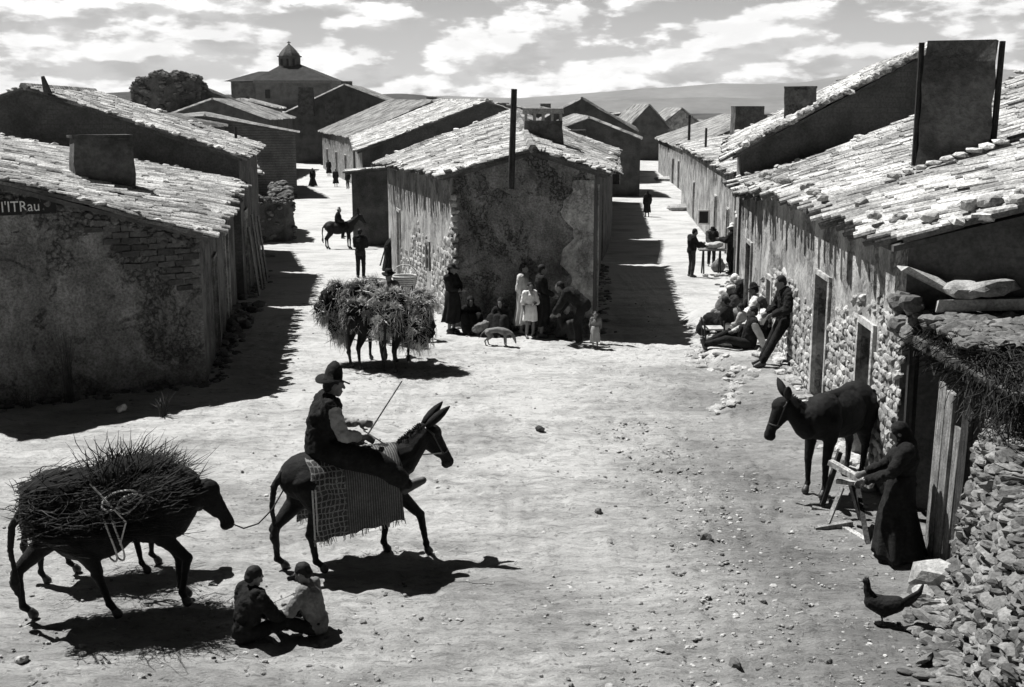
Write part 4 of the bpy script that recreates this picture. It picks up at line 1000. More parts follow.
def person(label, pos, face, h=1.65, J=None, wear=(), vox=.02, female=False, group=None, hs=1., hands=None, cat='person', loc_z=None):
    """face: degrees, 0 = away from the camera, 90 = to the left, -90 = to the right, 180 = to the camera"""
    J = J or STAND; k = h / 1.7; hv = vox
    root = thing('person', label, cat, pos, math.radians(face), group)
    body(root, J, k, vox, hands if hands is not None else vox < .016, female, hs)
    j = {a: V3(c) for a, c in J.items() if a not in ('curl',)}; H = basis(j['look']); hp = j['head']; q = lambda x, y, z: hp + H @ Vector((x * hs, y * hs, z * hs))
    up = (j['neck'] - j['chest']).normalized(); side = (j['shR'] - j['shL']).normalized(); tb = basis(up.cross(side), up)
    seed = hash(label) % 999 if False else len(label) * 7
    for g in wear:
        p = g.split(':'); t = p[0]; m = p[1] if len(p) > 1 else 'cloth_dark'; e = [float(x) for x in p[2:]]
        b = Blob(k)
        if t in ('shirt', 'jacket', 'blouse', 'vest', 'coat'):
            x = {'shirt': .020, 'blouse': .022, 'vest': .034, 'jacket': .034, 'coat': .040}[t]
            b.cone(j['chest'], j['waist'], .135 + x, .13 + x); b.cone(j['waist'], j['pelvis'], .125 + x, .135 + x)
            b.ell(j['chest'], (.165 + x, .112 + x, .175), tb); b.ell(j['waist'], (.135 + x, .098 + x, .14), tb); b.ell(j['pelvis'] + up * .03, (.150 + x, .112 + x, .10), tb)
            b.cone(j['shL'] * .85 + j['neck'] * .15, j['shR'] * .85 + j['neck'] * .15, .058 + x, .058 + x); b.cone(j['chest'], j['neck'] - up * .02, .10, .065 + x * .4)
            for s in 'LR': b.cone(j['neck'] - up * .01, j['sh' + s] * .92 + j['neck'] * .08, .055 + x, .058 + x); b.cone(j['sh' + s] * .8 + j['neck'] * .2, j['waist'] * .7 + j['sh' + s] * .3, .075 + x, .10 + x)
            if t != 'vest':
                for s in 'LR':
                    el, wr = j['el' + s], j['wr' + s]
                    b.cone(j['sh' + s], el, .060 + x, .050 + x)
                    en = el.lerp(wr, e[0] if e else .92)
                    if not (e and e[0] < 0): b.cone(el, en, .050 + x, .036 + x)
            if t in ('coat',):
                for s in 'LR': b.cone(j['hip' + s], j['kn' + s], .12, .13)
                b.cone((j['hipL'] + j['hipR']) / 2, (j['knL'] + j['knR']) / 2, .14, .15)
            b.build(t, m, root, max(vox, .012), 2, .045 if vox < .012 else .03, .07)
        elif t == 'trousers':
            b.ell(j['pelvis'], (.17, .125, .13), tb)
            en = e[0] if e else .95
            for s in 'LR':
                a = j['kn' + s].lerp(j['an' + s], en); b.cone(j['hip' + s], j['kn' + s], .102, .076); b.cone(j['kn' + s], a, .076, .062)
            b.build('trousers', m, root, max(vox, .012), 3, .02, .09)
        elif t == 'skirt': skirt(root, J, k, m, e[0] if e else .12, e[1] if len(e) > 1 else .27, seed)
        elif t == 'lapskirt':                              # skirt of a seated woman, over knees to the ground
            b.ell(j['pelvis'], (.20, .17, .15), tb)
            for s in 'LR': b.cone(j['hip' + s], j['kn' + s], .13, .12); b.cone(j['kn' + s], j['an' + s].lerp(j['kn' + s], .1), .12, .15)
            b.cone((j['hipL'] + j['hipR']) / 2, (j['knL'] + j['knR']) / 2, .13, .13); b.cone((j['knL'] + j['knR']) / 2, (j['anL'] + j['anR']) / 2, .13, .16)
            b.build('skirt', m, root, max(vox, .014), 4, .035, .12)
        elif t == 'hair':
            b.ell(q(0, -.022, .04), (.085 * hs, .096 * hs, .094 * hs), H); b.ell(q(0, -.06, -.02), (.07 * hs, .05 * hs, .06 * hs), H); b.build('hair', m, root, max(vox * .8, .008), 2, .012, .03)
        elif t == 'bun':
            b.ell(q(0, -.022, .04), (.085 * hs, .096 * hs, .094 * hs), H); b.ell(q(0, -.11, -.01), (.045, .04, .045), H); b.cone(q(-.07, -.02, 0), q(-.06, -.05, -.06), .03, .02); b.cone(q(.07, -.02, 0), q(.06, -.05, -.06), .03, .02); b.build('hair', m, root, max(vox * .8, .008), 2, .012, .03)
        elif t == 'scarf':
            b.ell(q(0, -.025, .03), (.094 * hs, .108 * hs, .108 * hs), H); b.cone(q(0, -.06, -.04), j['neck'] + Vector((0, -.03, -.02)), .085, .10); b.cone(q(-.05, .0, -.07), q(.05, .0, -.07), .055, .055)
            b.build('headscarf', m, root, max(vox * .8, .01), 3, .015, .06)
        elif t == 'shawl':
            b.cone(j['shL'], j['shR'], .10, .10); b.cone(j['neck'], j['chest'], .10, .19); b.cone(j['shL'], j['elL'] * .8 + j['shL'] * .2, .09, .085); b.cone(j['shR'], j['elR'] * .8 + j['shR'] * .2, .09, .085); b.cone(j['chest'], j['waist'], .17, .15)
            b.build('shawl', m, root, max(vox, .014), 4, .03, .10)
        elif t == 'cap':
            lathe(root, [(.098 * hs, .0), (.112 * hs, .022), (.10 * hs, .05), (.04 * hs, .066), (.004, .068)], q(0, -.012, .05), H, m, 'cap', k=k, wob=.006)
        elif t == 'hat':                                   # brimmed felt or straw hat
            bw = e[0] if e else .165; ch = e[1] if len(e) > 1 else .12; pk = e[2] if len(e) > 2 else 0
            lathe(root, [(.092, .004), (bw, -.012), (bw + .003, -.004), (.095, .014), (.090, ch * .55), (.074, ch * .86), (.035 if pk else .06, ch * (1.15 if pk else 1.)), (.004, ch * (1.24 if pk else .97))], q(0, -.012, .055), H @ Matrix.Rotation(-.06, 3, 'X'), m, 'hat', k=k, wob=.014)
        elif t == 'shoes':
            for s in 'LR':
                c = Blob(k); an, to = j['an' + s], j['to' + s]; heel = an + (an - to).normalized() * .04 + Vector((0, 0, -.045)); c.cone(heel, to, .046, .040); c.cone(an, heel, .045, .045); c.cone(an, to, .042, .038)
                c.build('shoe', m, root, max(vox, .01), 2)
        elif t == 'apron':
            b.cone(j['waist'] + tb @ Vector((0, .12, 0)), (j['knL'] + j['knR']) / 2 + Vector((0, .14, .1)), .07, .10); b.build('apron', m, root, max(vox, .014), 3, .02, .1)
    return root

# ------------------------------------------------------------------ donkeys
def donkey(label, pos, deg, k=1., legs=None, neck=0., drop=0., vox=.016, group=None, pale=True, headdrop=0., ear=(-.02, .13, .34), bulk=1.):
    """local x = forwards; legs: RH LH RF LF as lists of (x, z) for knee/hock, fetlock, hoof"""
    r = thing('donkey', label, 'donkey', pos, math.radians(deg), group or 'donkeys')
    legs = legs or [[(-.62, .42), (-.57, .13), (-.54, .03)], [(-.56, .42), (-.50, .13), (-.47, .03)], [(.42, .42), (.41, .12), (.44, .03)], [(.36, .42), (.34, .12), (.37, .03)]]
    b = Blob(k)
    B_ = bulk; b.ell((-.42, 0, .98), (.29, .215 * B_, .245)); b.ell((-.05, 0, .92), (.46, .235 * B_, .255 * B_)); b.ell((.36, 0, .94), (.25, .19 * B_, .26 * B_)); b.ell((-.12, 0, .84 - (B_ - 1) * .3), (.36, .215 * B_, .20 * B_))
    b.cone((-.3, 0, 1.12), (.3, 0, 1.14), .09, .075)
    NM = Matrix.Rotation(neck, 3, 'Z'); base = Vector((.42, 0, 1.05))
    hd = lambda x, y, z: base + NM @ Vector((x, y, z - drop))
    tilt = Matrix.Rotation(headdrop, 3, 'Y'); poll = hd(.40, 0, .40)
    hp = lambda x, y, z: poll + NM @ (tilt @ Vector((x, y, z)))
    b.cone((.32, 0, 1.02), hd(.2, 0, .18), .20, .135); b.cone(hd(.14, 0, .10), hd(.37, 0, .36), .150, .095); b.cone(hd(.12, 0, .24), hd(.36, 0, .44), .07, .05)
    b.ell(hp(.05, 0, -.04), (.12, .085, .11), NM); b.cone(hp(.05, 0, -.03), hp(.17, 0, -.25), .098, .062); b.cone(hp(.17, 0, -.25), hp(.225, 0, -.37), .062, .060); b.cone(hp(.0, 0, -.11), hp(.13, 0, -.26), .075, .05)
    b.cone(hp(.19, 0, -.385), hp(.20, 0, -.40), .045, .04)
    for s in (-1, 1): b.ell(hp(.095, s * .07, -.06), (.03, .022, .022), NM)
    for i, L_ in enumerate(legs):
        s = -1 if i % 2 == 0 else 1; y = s * .125
        kn, fe, ho = [Vector((p[0], y * q, p[1])) for p, q in zip(L_, (1, .95, .95))]
        if i < 2:
            hip = Vector((-.46, y * 1.0, .95)); st = Vector(((kn.x * .45 - .38 * .55) + .05, y * 1.15, .70))
            b.cone(hip, st, .17, .115); b.cone(st, kn + Vector((0, 0, .04)), .105, .052); b.cone(kn + Vector((-.012, 0, .02)), kn, .052, .046); b.cone(kn, fe, .042, .030)
        else:
            sh = Vector((.36, y * .9, .92)); el = Vector((.33 * .6 + kn.x * .4, y, .70)); b.cone(sh, el, .135, .088); b.cone(el, kn, .075, .046); b.cone(kn, fe, .043, .029)
        b.cone(fe, ho + Vector((0, 0, .045)), .036, .030); b.ell(kn, (.050, .046, .052)); b.ell(fe, (.040, .036, .036))
    o = b.build('body', 'fur', r, vox, 7, .010, .05)
    for i, L_ in enumerate(legs):
        s = -1 if i % 2 == 0 else 1; fe, ho = L_[1], L_[2]; c = Blob(k); c.cone((ho[0], s * .119, ho[1] + .045), (ho[0] + .02, s * .119, ho[1] + .008), .036, .046); c.build('hoof', 'leather', r, .01, 1)
    for s in (-1, 1):                                      # ears
        c = MB(); a = hp(-.01, s * .05, .06); e = hp(ear[0], s * ear[1], ear[2]); d = (e - a)
        pts = [a + d * t for t in (0, .2, .45, .7, .9, 1)]; tube(c, [p * k for p in pts], [.026 * k, .044 * k, .050 * k, .040 * k, .020 * k, .006 * k], 8); c.build('ear', 'fur', r, smooth=True)
    c = Blob(k); c.chain([(-.66, 0, 1.05), (-.76, 0, .92), (-.79, 0, .70), (-.77, 0, .52)], [.045, .032, .026, .022]); c.chain([(-.77, 0, .52), (-.78, 0, .40), (-.755, 0, .26)], [.026, .046, .012]); c.build('tail', 'hair', r, .012, 2, .02, .03)
    c = MB()
    for i in range(220):
        t = i / 219; p = hd(.08 + .30 * t, random.uniform(-.012, .012), .25 + .20 * t); tube(c, [p * k, (p + Vector((-.02 + random.uniform(-.02, .02), random.uniform(-.03, .03), random.uniform(.03, .055))) + NM @ Vector((-.02, 0, 0))) * k], [.010 * k, .004 * k], 3)
    c.build('mane', 'hair', r)
    if pale: c = Blob(k); c.ell(hp(.215, 0, -.365), (.062, .062, .060), NM); c.build('muzzle', 'cloth_dark', r, .012, 2)
    r_ = dict(hp=hp, hd=hd, k=k); return r, r_
def halter(r, I):
    k = I['k']; hp = I['hp']; c = MB()
    def ring(x, z, rad, dz):
        P = [hp(x + dz * math.sin(a) * rad, math.cos(a) * rad, z + rad * math.sin(a) * (1 - abs(dz)) ) * k for a in [2 * math.pi * i / 14 for i in range(15)]]; tube(c, P, .009 * k, 5)
    ring(.16, -.24, .078, .75); ring(.03, 0, .105, -.5)
    for s in (-1, 1): tube(c, [hp(.14, s * .078, -.24) * k, hp(.04, s * .10, -.02) * k, hp(-.02, s * .06, .05) * k], .008 * k, 5)
    c.build('halter', 'leather', r)
def loc2w(r, v): return r.matrix_basis @ Vector(v)
def stick_bundle(name, label, cat, r, k, n, seg_f, m, rad=.006, parts=(), group=None, core=None, kind=None):
    t = thing(name, label, cat, loc2w(r, (0, 0, 1.0)), r.rotation_euler.z, group); mb = MB()
    for _ in range(n):
        pts = seg_f(); tube(mb, [Vector(p) - Vector((0, 0, 1.0)) for p in pts], [rad * random.uniform(.6, 1.4)] * (len(pts) - 1) + [rad * .3], 3, random.uniform(.5, 1.7), cap=False)
    mb.build('twigs' if 'brush' in name else 'stalks', m, t)
    if core: core(t)
    return t
# ------------------------------------------------------------------ rider and donkey in the square
np.random.seed(11); random.seed(11)
VH = .0095
legsW = [[(-.44, .40), (-.40, .13), (-.34, .03)], [(-.74, .42), (-.73, .13), (-.67, .03)], [(.70, .45), (.76, .13), (.77, .03)], [(.42, .42), (.38, .12), (.40, .03)]]
r1, I1 = donkey('black donkey carrying the man in the brimmed hat across the square', gp(352, 563), 25, 1.10, legsW, vox=.011, headdrop=-.05, drop=.16, ear=(.24, .10, .25), bulk=1.06)
halter(r1, I1)
def blanket(r, k, x0, x1, low, m, name, label):
    t = thing(name, label, 'blanket', loc2w(r, (0, 0, 1.0 * k)), r.rotation_euler.z); mb = MB(); n, w_ = 22, 36; Vv = []
    for L_ in (0, 1):
        for i in range(n):
            x = x0 + (x1 - x0) * i / (n - 1)
            for j in range(w_):
                u = -1 + 2 * j / (w_ - 1); a = u * 2.1
                ry, rz_ = .285, .28
                if abs(u) < .75: an = u / .75 * math.pi / 2; y, z = math.sin(an) * ry, .93 + math.cos(an) * rz_
                else:
                    q = (abs(u) - .75) / .25; y = math.copysign(ry + .05 * q + .02 * math.sin(i * .9) * q, u); z = .93 - q * (.93 - low - .10 * (i / n) )
                if u < -.75: y -= .0
                y *= 1 - .04 * L_; z -= .016 * L_
                Vv.append((x * k + .012 * math.sin(j * .8 + i) + (.06 if abs(u) > .75 else 0) * -(abs(u) - .75), y * k, (z + .008 * math.sin(i * 1.7 + j)) * k - 1.0 * k))
    N0 = n * w_; f = [(i * w_ + j, i * w_ + j + 1, (i + 1) * w_ + j + 1, (i + 1) * w_ + j) for i in range(n - 1) for j in range(w_ - 1)]
    f += [tuple(reversed([q + N0 for q in g])) for g in f]
    for i in range(n - 1): f += [(i * w_, (i + 1) * w_, (i + 1) * w_ + N0, i * w_ + N0), (i * w_ + w_ - 1, i * w_ + w_ - 1 + N0, (i + 1) * w_ + w_ - 1 + N0, (i + 1) * w_ + w_ - 1)]
    for j in range(w_ - 1): f += [(j, j + N0, j + 1 + N0, j + 1), ((n - 1) * w_ + j, (n - 1) * w_ + j + 1, (n - 1) * w_ + j + 1 + N0, (n - 1) * w_ + j + N0)]
    mb.add(Vv, f); mb.build('cloth', m, t, smooth=True)
    c = MB()                                               # fringe and corded edge
    for s in (-1, 1):
        for i in range(60):
            x = x0 + (x1 - x0) * random.random(); z = low + .10 * (x - x0) / (x1 - x0) - .0; y = s * .335
            tube(c, [(x * k, y * k, z * k - k), (x * k + random.uniform(-.02, .02), y * k * 1.02, (z - random.uniform(.03, .07)) * k - k)], .004, 3)
    for x in (x0, x0 + .03):
        tube(c, [(x * k, -.295 * k, (.93 - k * 0) * k - k), (x * k, -.335 * k, (low + .02) * k - k)], .010, 5, 1.)
    c.build('fringe', 'rope', t)
    return t
tb_ = blanket(r1, 1.10, -.46, .46, .42, 'blanket', 'saddle_blanket', 'woven checked blanket hanging from the ridden donkey')
J = pose(pelvis=(0, -.04, 1.30), waist=(0, -.05, 1.43), chest=(0, -.02, 1.64), neck=(0, .03, 1.80), head=(0, .09, 1.945), shL=(-.18, .02, 1.755), shR=(.18, .02, 1.755),
         elR=(.235, .10, 1.47), wrR=(.12, .33, 1.40), elL=(-.24, .16, 1.50), wrL=(-.06, .36, 1.50), hipL=(-.11, .02, 1.27), hipR=(.11, .02, 1.27),
         knL=(-.34, .38, 1.16), anL=(-.36, .58, .80), toL=(-.38, .74, .84), knR=(.34, .44, 1.16), anR=(.36, .74, .90), toR=(.37, .90, .93), look=(.05, 1, -.12), curl=.9)
pr = loc2w(r1, (-.24, 0, 0))
rider = person('man in a brimmed hat and dark vest riding the donkey, stick in hand', pr, 25 - 90, 1.80, J,
               ['shirt:cloth_mid:.8', 'vest:cloth_black', 'trousers:cloth_black:.97', 'shoes:leather', 'hair:hair', 'hat:cloth_black:.175:.16:1'], VH)
b = Blob(1.06); 
for s in 'LR': b.cone(V3(J['hip' + s]), V3(J['kn' + s]), .15, .12); b.cone(V3(J['kn' + s]), V3(J['kn' + s]).lerp(V3(J['an' + s]), .7), .12, .10)
b.cone(V3(J['pelvis']), V3(J['pelvis']) + Vector((0, -.02, .1)), .20, .17); b.build('lap_cloth', 'cloth_black', rider, .014, 4, .03, .1)
def rod(name, label, cat, pts, r, m, group=None, n=6):
    o = Vector(pts[0]); b = MB(); tube(b, pts, r, n); return tag(b.build(name, m, origin=tuple(o)), label, cat, group)
wr = loc2w(rider, V3(J['wrR']) * (1.80 / 1.7) + Vector((-.02, .07, 0)))
tipv = at(402, 381, wr.y + .05)
rod('riding_stick', 'thin pale stick held up in the rider\'s right hand', 'stick', [wr - (tipv - wr) * .12, tipv], [.010, .008], 'wood')
hpw = loc2w(r1, I1['hp'](.16, -.07, -.24) * 1.10); wl = loc2w(rider, V3(J['wrL']) + Vector((0, .07, 0)))
m1 = (hpw + wl) / 2 - Vector((0, 0, .12)); rod('rein', 'slack rein running from the halter to the rider\'s hands', 'rein', [hpw, hpw.lerp(m1, .5) - Vector((0, 0, .03)), m1, m1.lerp(wl, .5) - Vector((0, 0, .03)), wl], .008, 'rope')

# ------------------------------------------------------------------ brushwood donkeys, lower left
legsA = [[(-.10, .42), (-.02, .14), (.02, .03)], [(-.76, .42), (-.74, .13), (-.68, .03)], [(.66, .48), (.60, .16), (.62, .05)], [(.60, .42), (.60, .12), (.64, .03)]]
r2, I2 = donkey('dark donkey loaded with brushwood plodding in at the lower left', gp(113, 613), 20, 1.12, legsA, vox=.012, drop=.36, headdrop=.0, pale=False, ear=(-.22, .12, .20), bulk=1.22)
legsB = [[(-.60, .42), (-.62, .14), (-.58, .03)], [(-.40, .42), (-.36, .13), (-.30, .03)], [(.36, .44), (.40, .14), (.44, .03)], [(.52, .45), (.5, .13), (.55, .03)]]
r3, I3 = donkey('second loaded donkey walking hidden behind the lower-left donkey', gp(104, 574), 16, 1.0, legsB, vox=.018, drop=.40, pale=False, ear=(-.2, .12, .2))
def brush_seg(k, L0=-.95, L1=.75, H=1.3):
    def f():
        if random.random() < .45:                         # long twigs lying along the back and flanks
            s = random.choice((-1, 1)); x = random.uniform(L0 + .02, .15); a = random.uniform(-.5, 1.75); rad = random.uniform(.25, .33) + .05 * math.sin(x * 5)
            y = s * rad * math.sin(a if a > 0 else -a) * 1.05; z = .88 + rad * math.cos(a) * 1.15
            p = Vector((x, y, z)); d = Vector((random.uniform(.3, .65), random.uniform(-.14, .14), random.uniform(-.14, .16)))
        else:                                             # bushy ends spraying up and forwards
            x = random.gauss(.34, .17) if random.random() < .78 else random.uniform(-.5, .3); y = random.gauss(0, .20); z = H - .12 + random.uniform(-.1, .12)
            p = Vector((x - .2, y, z - .1)); d = Vector((random.gauss(.14, .2), random.gauss(0, .16), abs(random.gauss(.15, .12)) * (1. if x > .1 else .35)))
            if d.length > .5: d *= .5 / d.length
        pts = [p]; n = 4
        for i in range(n): pts.append(pts[-1] + d / n + Vector([random.gauss(0, .022) for _ in range(3)]))
        return [q * k for q in pts]
    return f
def brush_core(k):
    def c(t):
        b = Blob(k)
        for s in (-1, 1): b.ell((-.20, s * .15, .16), (.48, .14, .20)); b.ell((.15, s * .13, .14), (.40, .13, .18))
        b.ell((-.05, 0, .33), (.62, .22, .14)); b.ell((.28, 0, .38), (.35, .22, .16)); b.build('packed_brush', 'brush', t, .03, 2, .05, .05)
        v = t.children[-1].data.attributes.get('tone')
    return c
for (r, k, n, lb) in ((r2, 1.13, 5200, 'bristling load of brushwood roped on the nearest lower-left donkey'), (r3, .95, 700, 'brushwood load on the hidden second donkey at lower left')):
    H = 1.30 if k > 1.05 else 1.12; tt = stick_bundle('brushwood_load', lb, 'brushwood', r, k, n, brush_seg(k, L0=-.72, H=H), 'brush', .0042, core=brush_core(k) if k > 1.05 else None)
    c = MB()
    for x0 in (.02, .08):
        P = [((x0 + .05 * math.sin(a * 2)) * k, .36 * math.sin(a) * k, (.0 + .36 * math.cos(a) - .02) * k) for a in [math.pi * 2 * i / 24 for i in range(25)]]; tube(c, P, .010, 5)
    for (cx_, cz_, rx) in ((.12, .30, .14), (.2, .26, .10)):
        P = [((cx_ + rx * math.cos(a)) * k, (-.42 - .03 * math.sin(2 * a)) * k, (cz_ + .07 * math.sin(a) + .04 * math.cos(a)) * k) for a in [math.pi * 2 * i / 20 for i in range(21)]]; tube(c, P, .010, 5)
    tube(c, [(-.1 * k, -.38 * k, .45 * k), (.02 * k, -.45 * k, .3 * k), (.16 * k, -.44 * k, .1 * k), (.10 * k, -.42 * k, -.1 * k)], .009, 5)
    c.build('rope', 'rope', tt)
a = loc2w(r2, I2['hp'](.21, -.03, -.36) * 1.13); e = loc2w(r1, (-.72, -.05, 1.02)); m1 = (a + e) / 2 - Vector((0, 0, .22))
rod('lead_rope', 'slack lead rope between the loaded donkey and the ridden donkey', 'rope', [a, a.lerp(m1, .5) - Vector((0, 0, .06)), m1, m1.lerp(e, .5) - Vector((0, 0, .05)), e], .008, 'cloth_dark')

# ------------------------------------------------------------------ boys on the ground
SIT = dict(pelvis=(0, 0, .13), waist=(0, .03, .26), chest=(0, .08, .46), neck=(0, .12, .62), head=(0, .16, .77), shL=(-.17, .10, .575), shR=(.17, .10, .575), hipL=(-.10, .04, .13), hipR=(.10, .04, .13))
J = pose(**SIT); J.update(elL=(-.22, .20, .34), wrL=(-.12, .42, .22), elR=(.26, .24, .33), wrR=(.24, .52, .13), knL=(-.30, .36, .22), anL=(-.05, .46, .08), toL=(.06, .52, .05), knR=(.28, .34, .2), anR=(.05, .38, .07), toR=(-.06, .44, .04), look=(.12, 1, -.5))
person('crop-haired boy in a dark jacket sitting on the ground with his back turned', gp(246, 641), -42, 1.34, J, ['jacket:cloth_black', 'trousers:cloth_black:.5', 'hair:hair'], VH, hs=1.08)
J = pose(**SIT); J.update(elL=(-.24, .22, .36), wrL=(-.16, .50, .20), elR=(.22, .30, .32), wrR=(.08, .54, .17), knL=(-.26, .34, .24), anL=(-.10, .50, .08), toL=(0, .56, .05), knR=(.32, .30, .16), anR=(.10, .46, .07), toR=(.0, .52, .04), look=(0, 1, -.55))
person('boy in a pale shirt sitting cross-legged facing the other boy', gp(317, 634), 72, 1.34, J, ['shirt:cloth_grey:.4', 'trousers:cloth_black:.6', 'hair:hair'], VH, hs=1.08)

# ------------------------------------------------------------------ straw donkeys
def straw_seg(k, cs):
    def f():
        c, R_ = random.choice(cs); a = random.uniform(0, 6.28); e_ = random.uniform(-1.2, 1.5); n_ = Vector((math.cos(a) * math.cos(e_), math.sin(a) * math.cos(e_), math.sin(e_)))
        p = Vector(c) + Vector([n_[i] * R_[i] * random.uniform(.85, 1.02) for i in range(3)]); t_ = n_.cross(Vector([random.gauss(0, 1) for _ in range(3)])).normalized()
        d = t_ * random.uniform(.05, .2) + n_ * random.uniform(0, .07) + Vector((0, 0, -.22 * random.random() if n_.z < .3 else .02))
        return [p, p + d * .5 + n_ * .02, p + d]
    return f
def straw_core(cs):
    def c(t):
        b = Blob()
        for q, R_ in cs: b.ell(Vector(q) - Vector((0, 0, 1.)), [x * .93 for x in R_])
        b.build('packed_straw', 'straw', t, .04, 1, .16, .09)
    return c
def sheaf(cs):
    out = []
    for c, R_ in cs:
        out.append((c, tuple(x * .8 for x in R_)))
        for _ in range(5):
            n_ = Vector([random.gauss(0, 1) for _ in range(3)]).normalized(); out.append((tuple(c[i] + n_[i] * R_[i] * .75 for i in range(3)), tuple(R_[i] * random.uniform(.22, .42) for i in range(3))))
    return out
for (px, py, dg, k, lb, cs, ll) in ((368, 364, 70, 1.0, 'dark donkey under the left-hand heap of straw in the left street', [((0, .33, 1.08), (.50, .40, .50)), ((-.1, .66, 1.3), (.42, .32, .34)), ((.1, .15, 1.45), (.5, .42, .24)), ((-.05, .60, .78), (.35, .22, .42)), ((-.2, .85, 1.12), (.3, .18, .22)), ((-.50, -.02, 1.12), (.22, .28, .30))], 'shaggy heap of straw slung on the left one of the two straw donkeys'),
                                   (397, 367, 80, 1.0, 'dark donkey under the right-hand heap of straw beside its mate', [((0, -.28, 1.0), (.52, .40, .52)), ((-.12, -.52, .82), (.46, .34, .50)), ((-.1, .0, 1.36), (.5, .40, .22)), ((-.25, .12, 1.0), (.38, .3, .40)), ((-.1, -.55, 1.3), (.3, .26, .2)), ((-.52, -.05, 1.05), (.20, .30, .36))], 'shaggy heap of straw hanging low on the right one of the two straw donkeys')):
    cs = sheaf(cs); r, I = donkey(lb, gp(px, py), dg, k, None, vox=.02, drop=.3)
    tt = stick_bundle('straw_load', ll, 'straw', r, k, 6500, straw_seg(k, cs), 'straw', .0045, core=straw_core(cs))
    c = MB()
    for x0 in (-.22, .12): P = [((x0) * k, (.62 * math.sin(a_)) * k, (.0 + .50 * math.cos(a_)) * k) for a_ in [math.pi * 2 * i / 20 for i in range(21)]]; tube(c, P, .014, 5)
    c.build('rope', 'rope', tt)
J = pose()
person('man in a dark hat standing behind the straw-laden donkeys', gp(391, 345), 150, 1.62, J, ['shirt:cloth_grey', 'trousers:cloth_dark', 'hat:cloth_black:.16:.11'], .02)
t = thing('wicker_basket', 'pale handled wicker basket on top of the right-hand straw load', 'basket', at(405, 288, 25.2)); o = t.location
b = MB(); 
for i in range(7):
    z = i * .045; rr = .16 + .05 * i / 6; tube(b, [(rr * 1.3 * math.cos(a_), rr * math.sin(a_), z) for a_ in [2 * math.pi * q / 16 for q in range(17)]], .022, 5)
for q in range(12): a_ = 2 * math.pi * q / 12; tube(b, [(.16 * 1.3 * math.cos(a_), .16 * math.sin(a_), 0), (.21 * 1.3 * math.cos(a_), .21 * math.sin(a_), .29)], .012, 4)
b.build('basket_body', 'rope', t); b = MB(); tube(b, [(.27 * math.cos(a_), 0, .28 + .24 * math.sin(a_)) for a_ in [math.pi * q / 10 for q in range(11)]], .014, 5); b.build('handle', 'rope', t)

# ------------------------------------------------------------------ left street
r5, I5 = donkey('black donkey with a rider turning in the left street', gp(341, 249), 4, 1.08, [[(-.56, .42), (-.54, .13), (-.50, .03)], [(-.66, .42), (-.66, .13), (-.62, .03)], [(.42, .42), (.41, .12), (.44, .03)], [(.30, .42), (.30, .12), (.34, .03)]], vox=.022, headdrop=-.1)
JR = pose(pelvis=(0, 0, 1.22), waist=(0, 0, 1.36), chest=(0, .01, 1.56), neck=(0, .03, 1.72), head=(0, .06, 1.86), shL=(-.17, 0, 1.67), shR=(.17, 0, 1.67), elL=(-.21, .06, 1.42), wrL=(-.1, .25, 1.33), elR=(.21, .06, 1.42), wrR=(.1, .25, 1.33),
          hipL=(-.1, 0, 1.2), hipR=(.1, 0, 1.2), knL=(-.3, .26, 1.0), anL=(-.32, .2, .6), toL=(-.33, .34, .55), knR=(.3, .26, 1.0), anR=(.32, .2, .6), toR=(.33, .34, .55))
person('rider in dark clothes and pale hat on the far donkey in the left street', loc2w(r5, (-.1, 0, 0)), -86, 1.66, JR, ['jacket:cloth_black', 'trousers:cloth_black', 'hat:cloth_light:.17:.12'], .025)
person('man in black standing with his back to us behind the straw donkeys', gp(361, 278), -10, 1.70, pose(elL=(-.2, .1, 1.12), wrL=(-.08, .22, 1.08), elR=(.2, .1, 1.12), wrR=(.06, .22, 1.08)), ['jacket:cloth_black', 'trousers:cloth_black', 'shoes:leather', 'hair:hair'], .018)
J = pose(head=(0, .34, 1.44), neck=(0, .22, 1.34), chest=(0, .15, 1.22), shL=(-.17, .2, 1.3), shR=(.17, .2, 1.3), elL=(-.25, .42, 1.12), wrL=(-.2, .6, 1.0), elR=(.25, .42, 1.1), wrR=(.15, .62, .95))
person('stooping figure in dark clothes working at the corner house doorway', gp(389, 274), -75, 1.62, J, ['jacket:cloth_black', 'skirt:cloth_black:.15:.26', 'cap:cloth_black'], .02)
p = gp(380, 266); rod('pickaxe_handle', 'leaning tool handle beside the stooping figure', 'tool', [p, p + Vector((.25, 0, .8))], .03, 'wood_dark')
GL = 'people walking up the left street'
for (px, py, f, h, lb, wr_, fem) in ((313, 187, 180, 1.62, 'woman in wide black skirt nearest the ruined wall in the left street', ['blouse:cloth_black', 'skirt:cloth_black:.1:.42', 'scarf:cloth_black', 'shawl:cloth_black'], True),
        (329, 176, 170, 1.60, 'furthest dark figure by the doorways up the left street', ['jacket:cloth_black', 'skirt:cloth_black:.3:.30', 'hair:hair'], True),
        (336, 187, 190, 1.55, 'small dark figure in the middle of the left street', ['jacket:cloth_black', 'skirt:cloth_black:.35:.30', 'hair:hair'], True),
        (348, 189, 150, 1.58, 'left one of the pair at the end wall of the row', ['jacket:cloth_black', 'trousers:cloth_dark', 'hair:hair'], False),
        (357, 190, 200, 1.62, 'right one of the pair at the end wall of the row', ['coat:cloth_black', 'trousers:cloth_black', 'cap:cloth_black'], False)):
    person(lb, gp(px, py), f, h, pose(), wr_, .03, fem, GL)

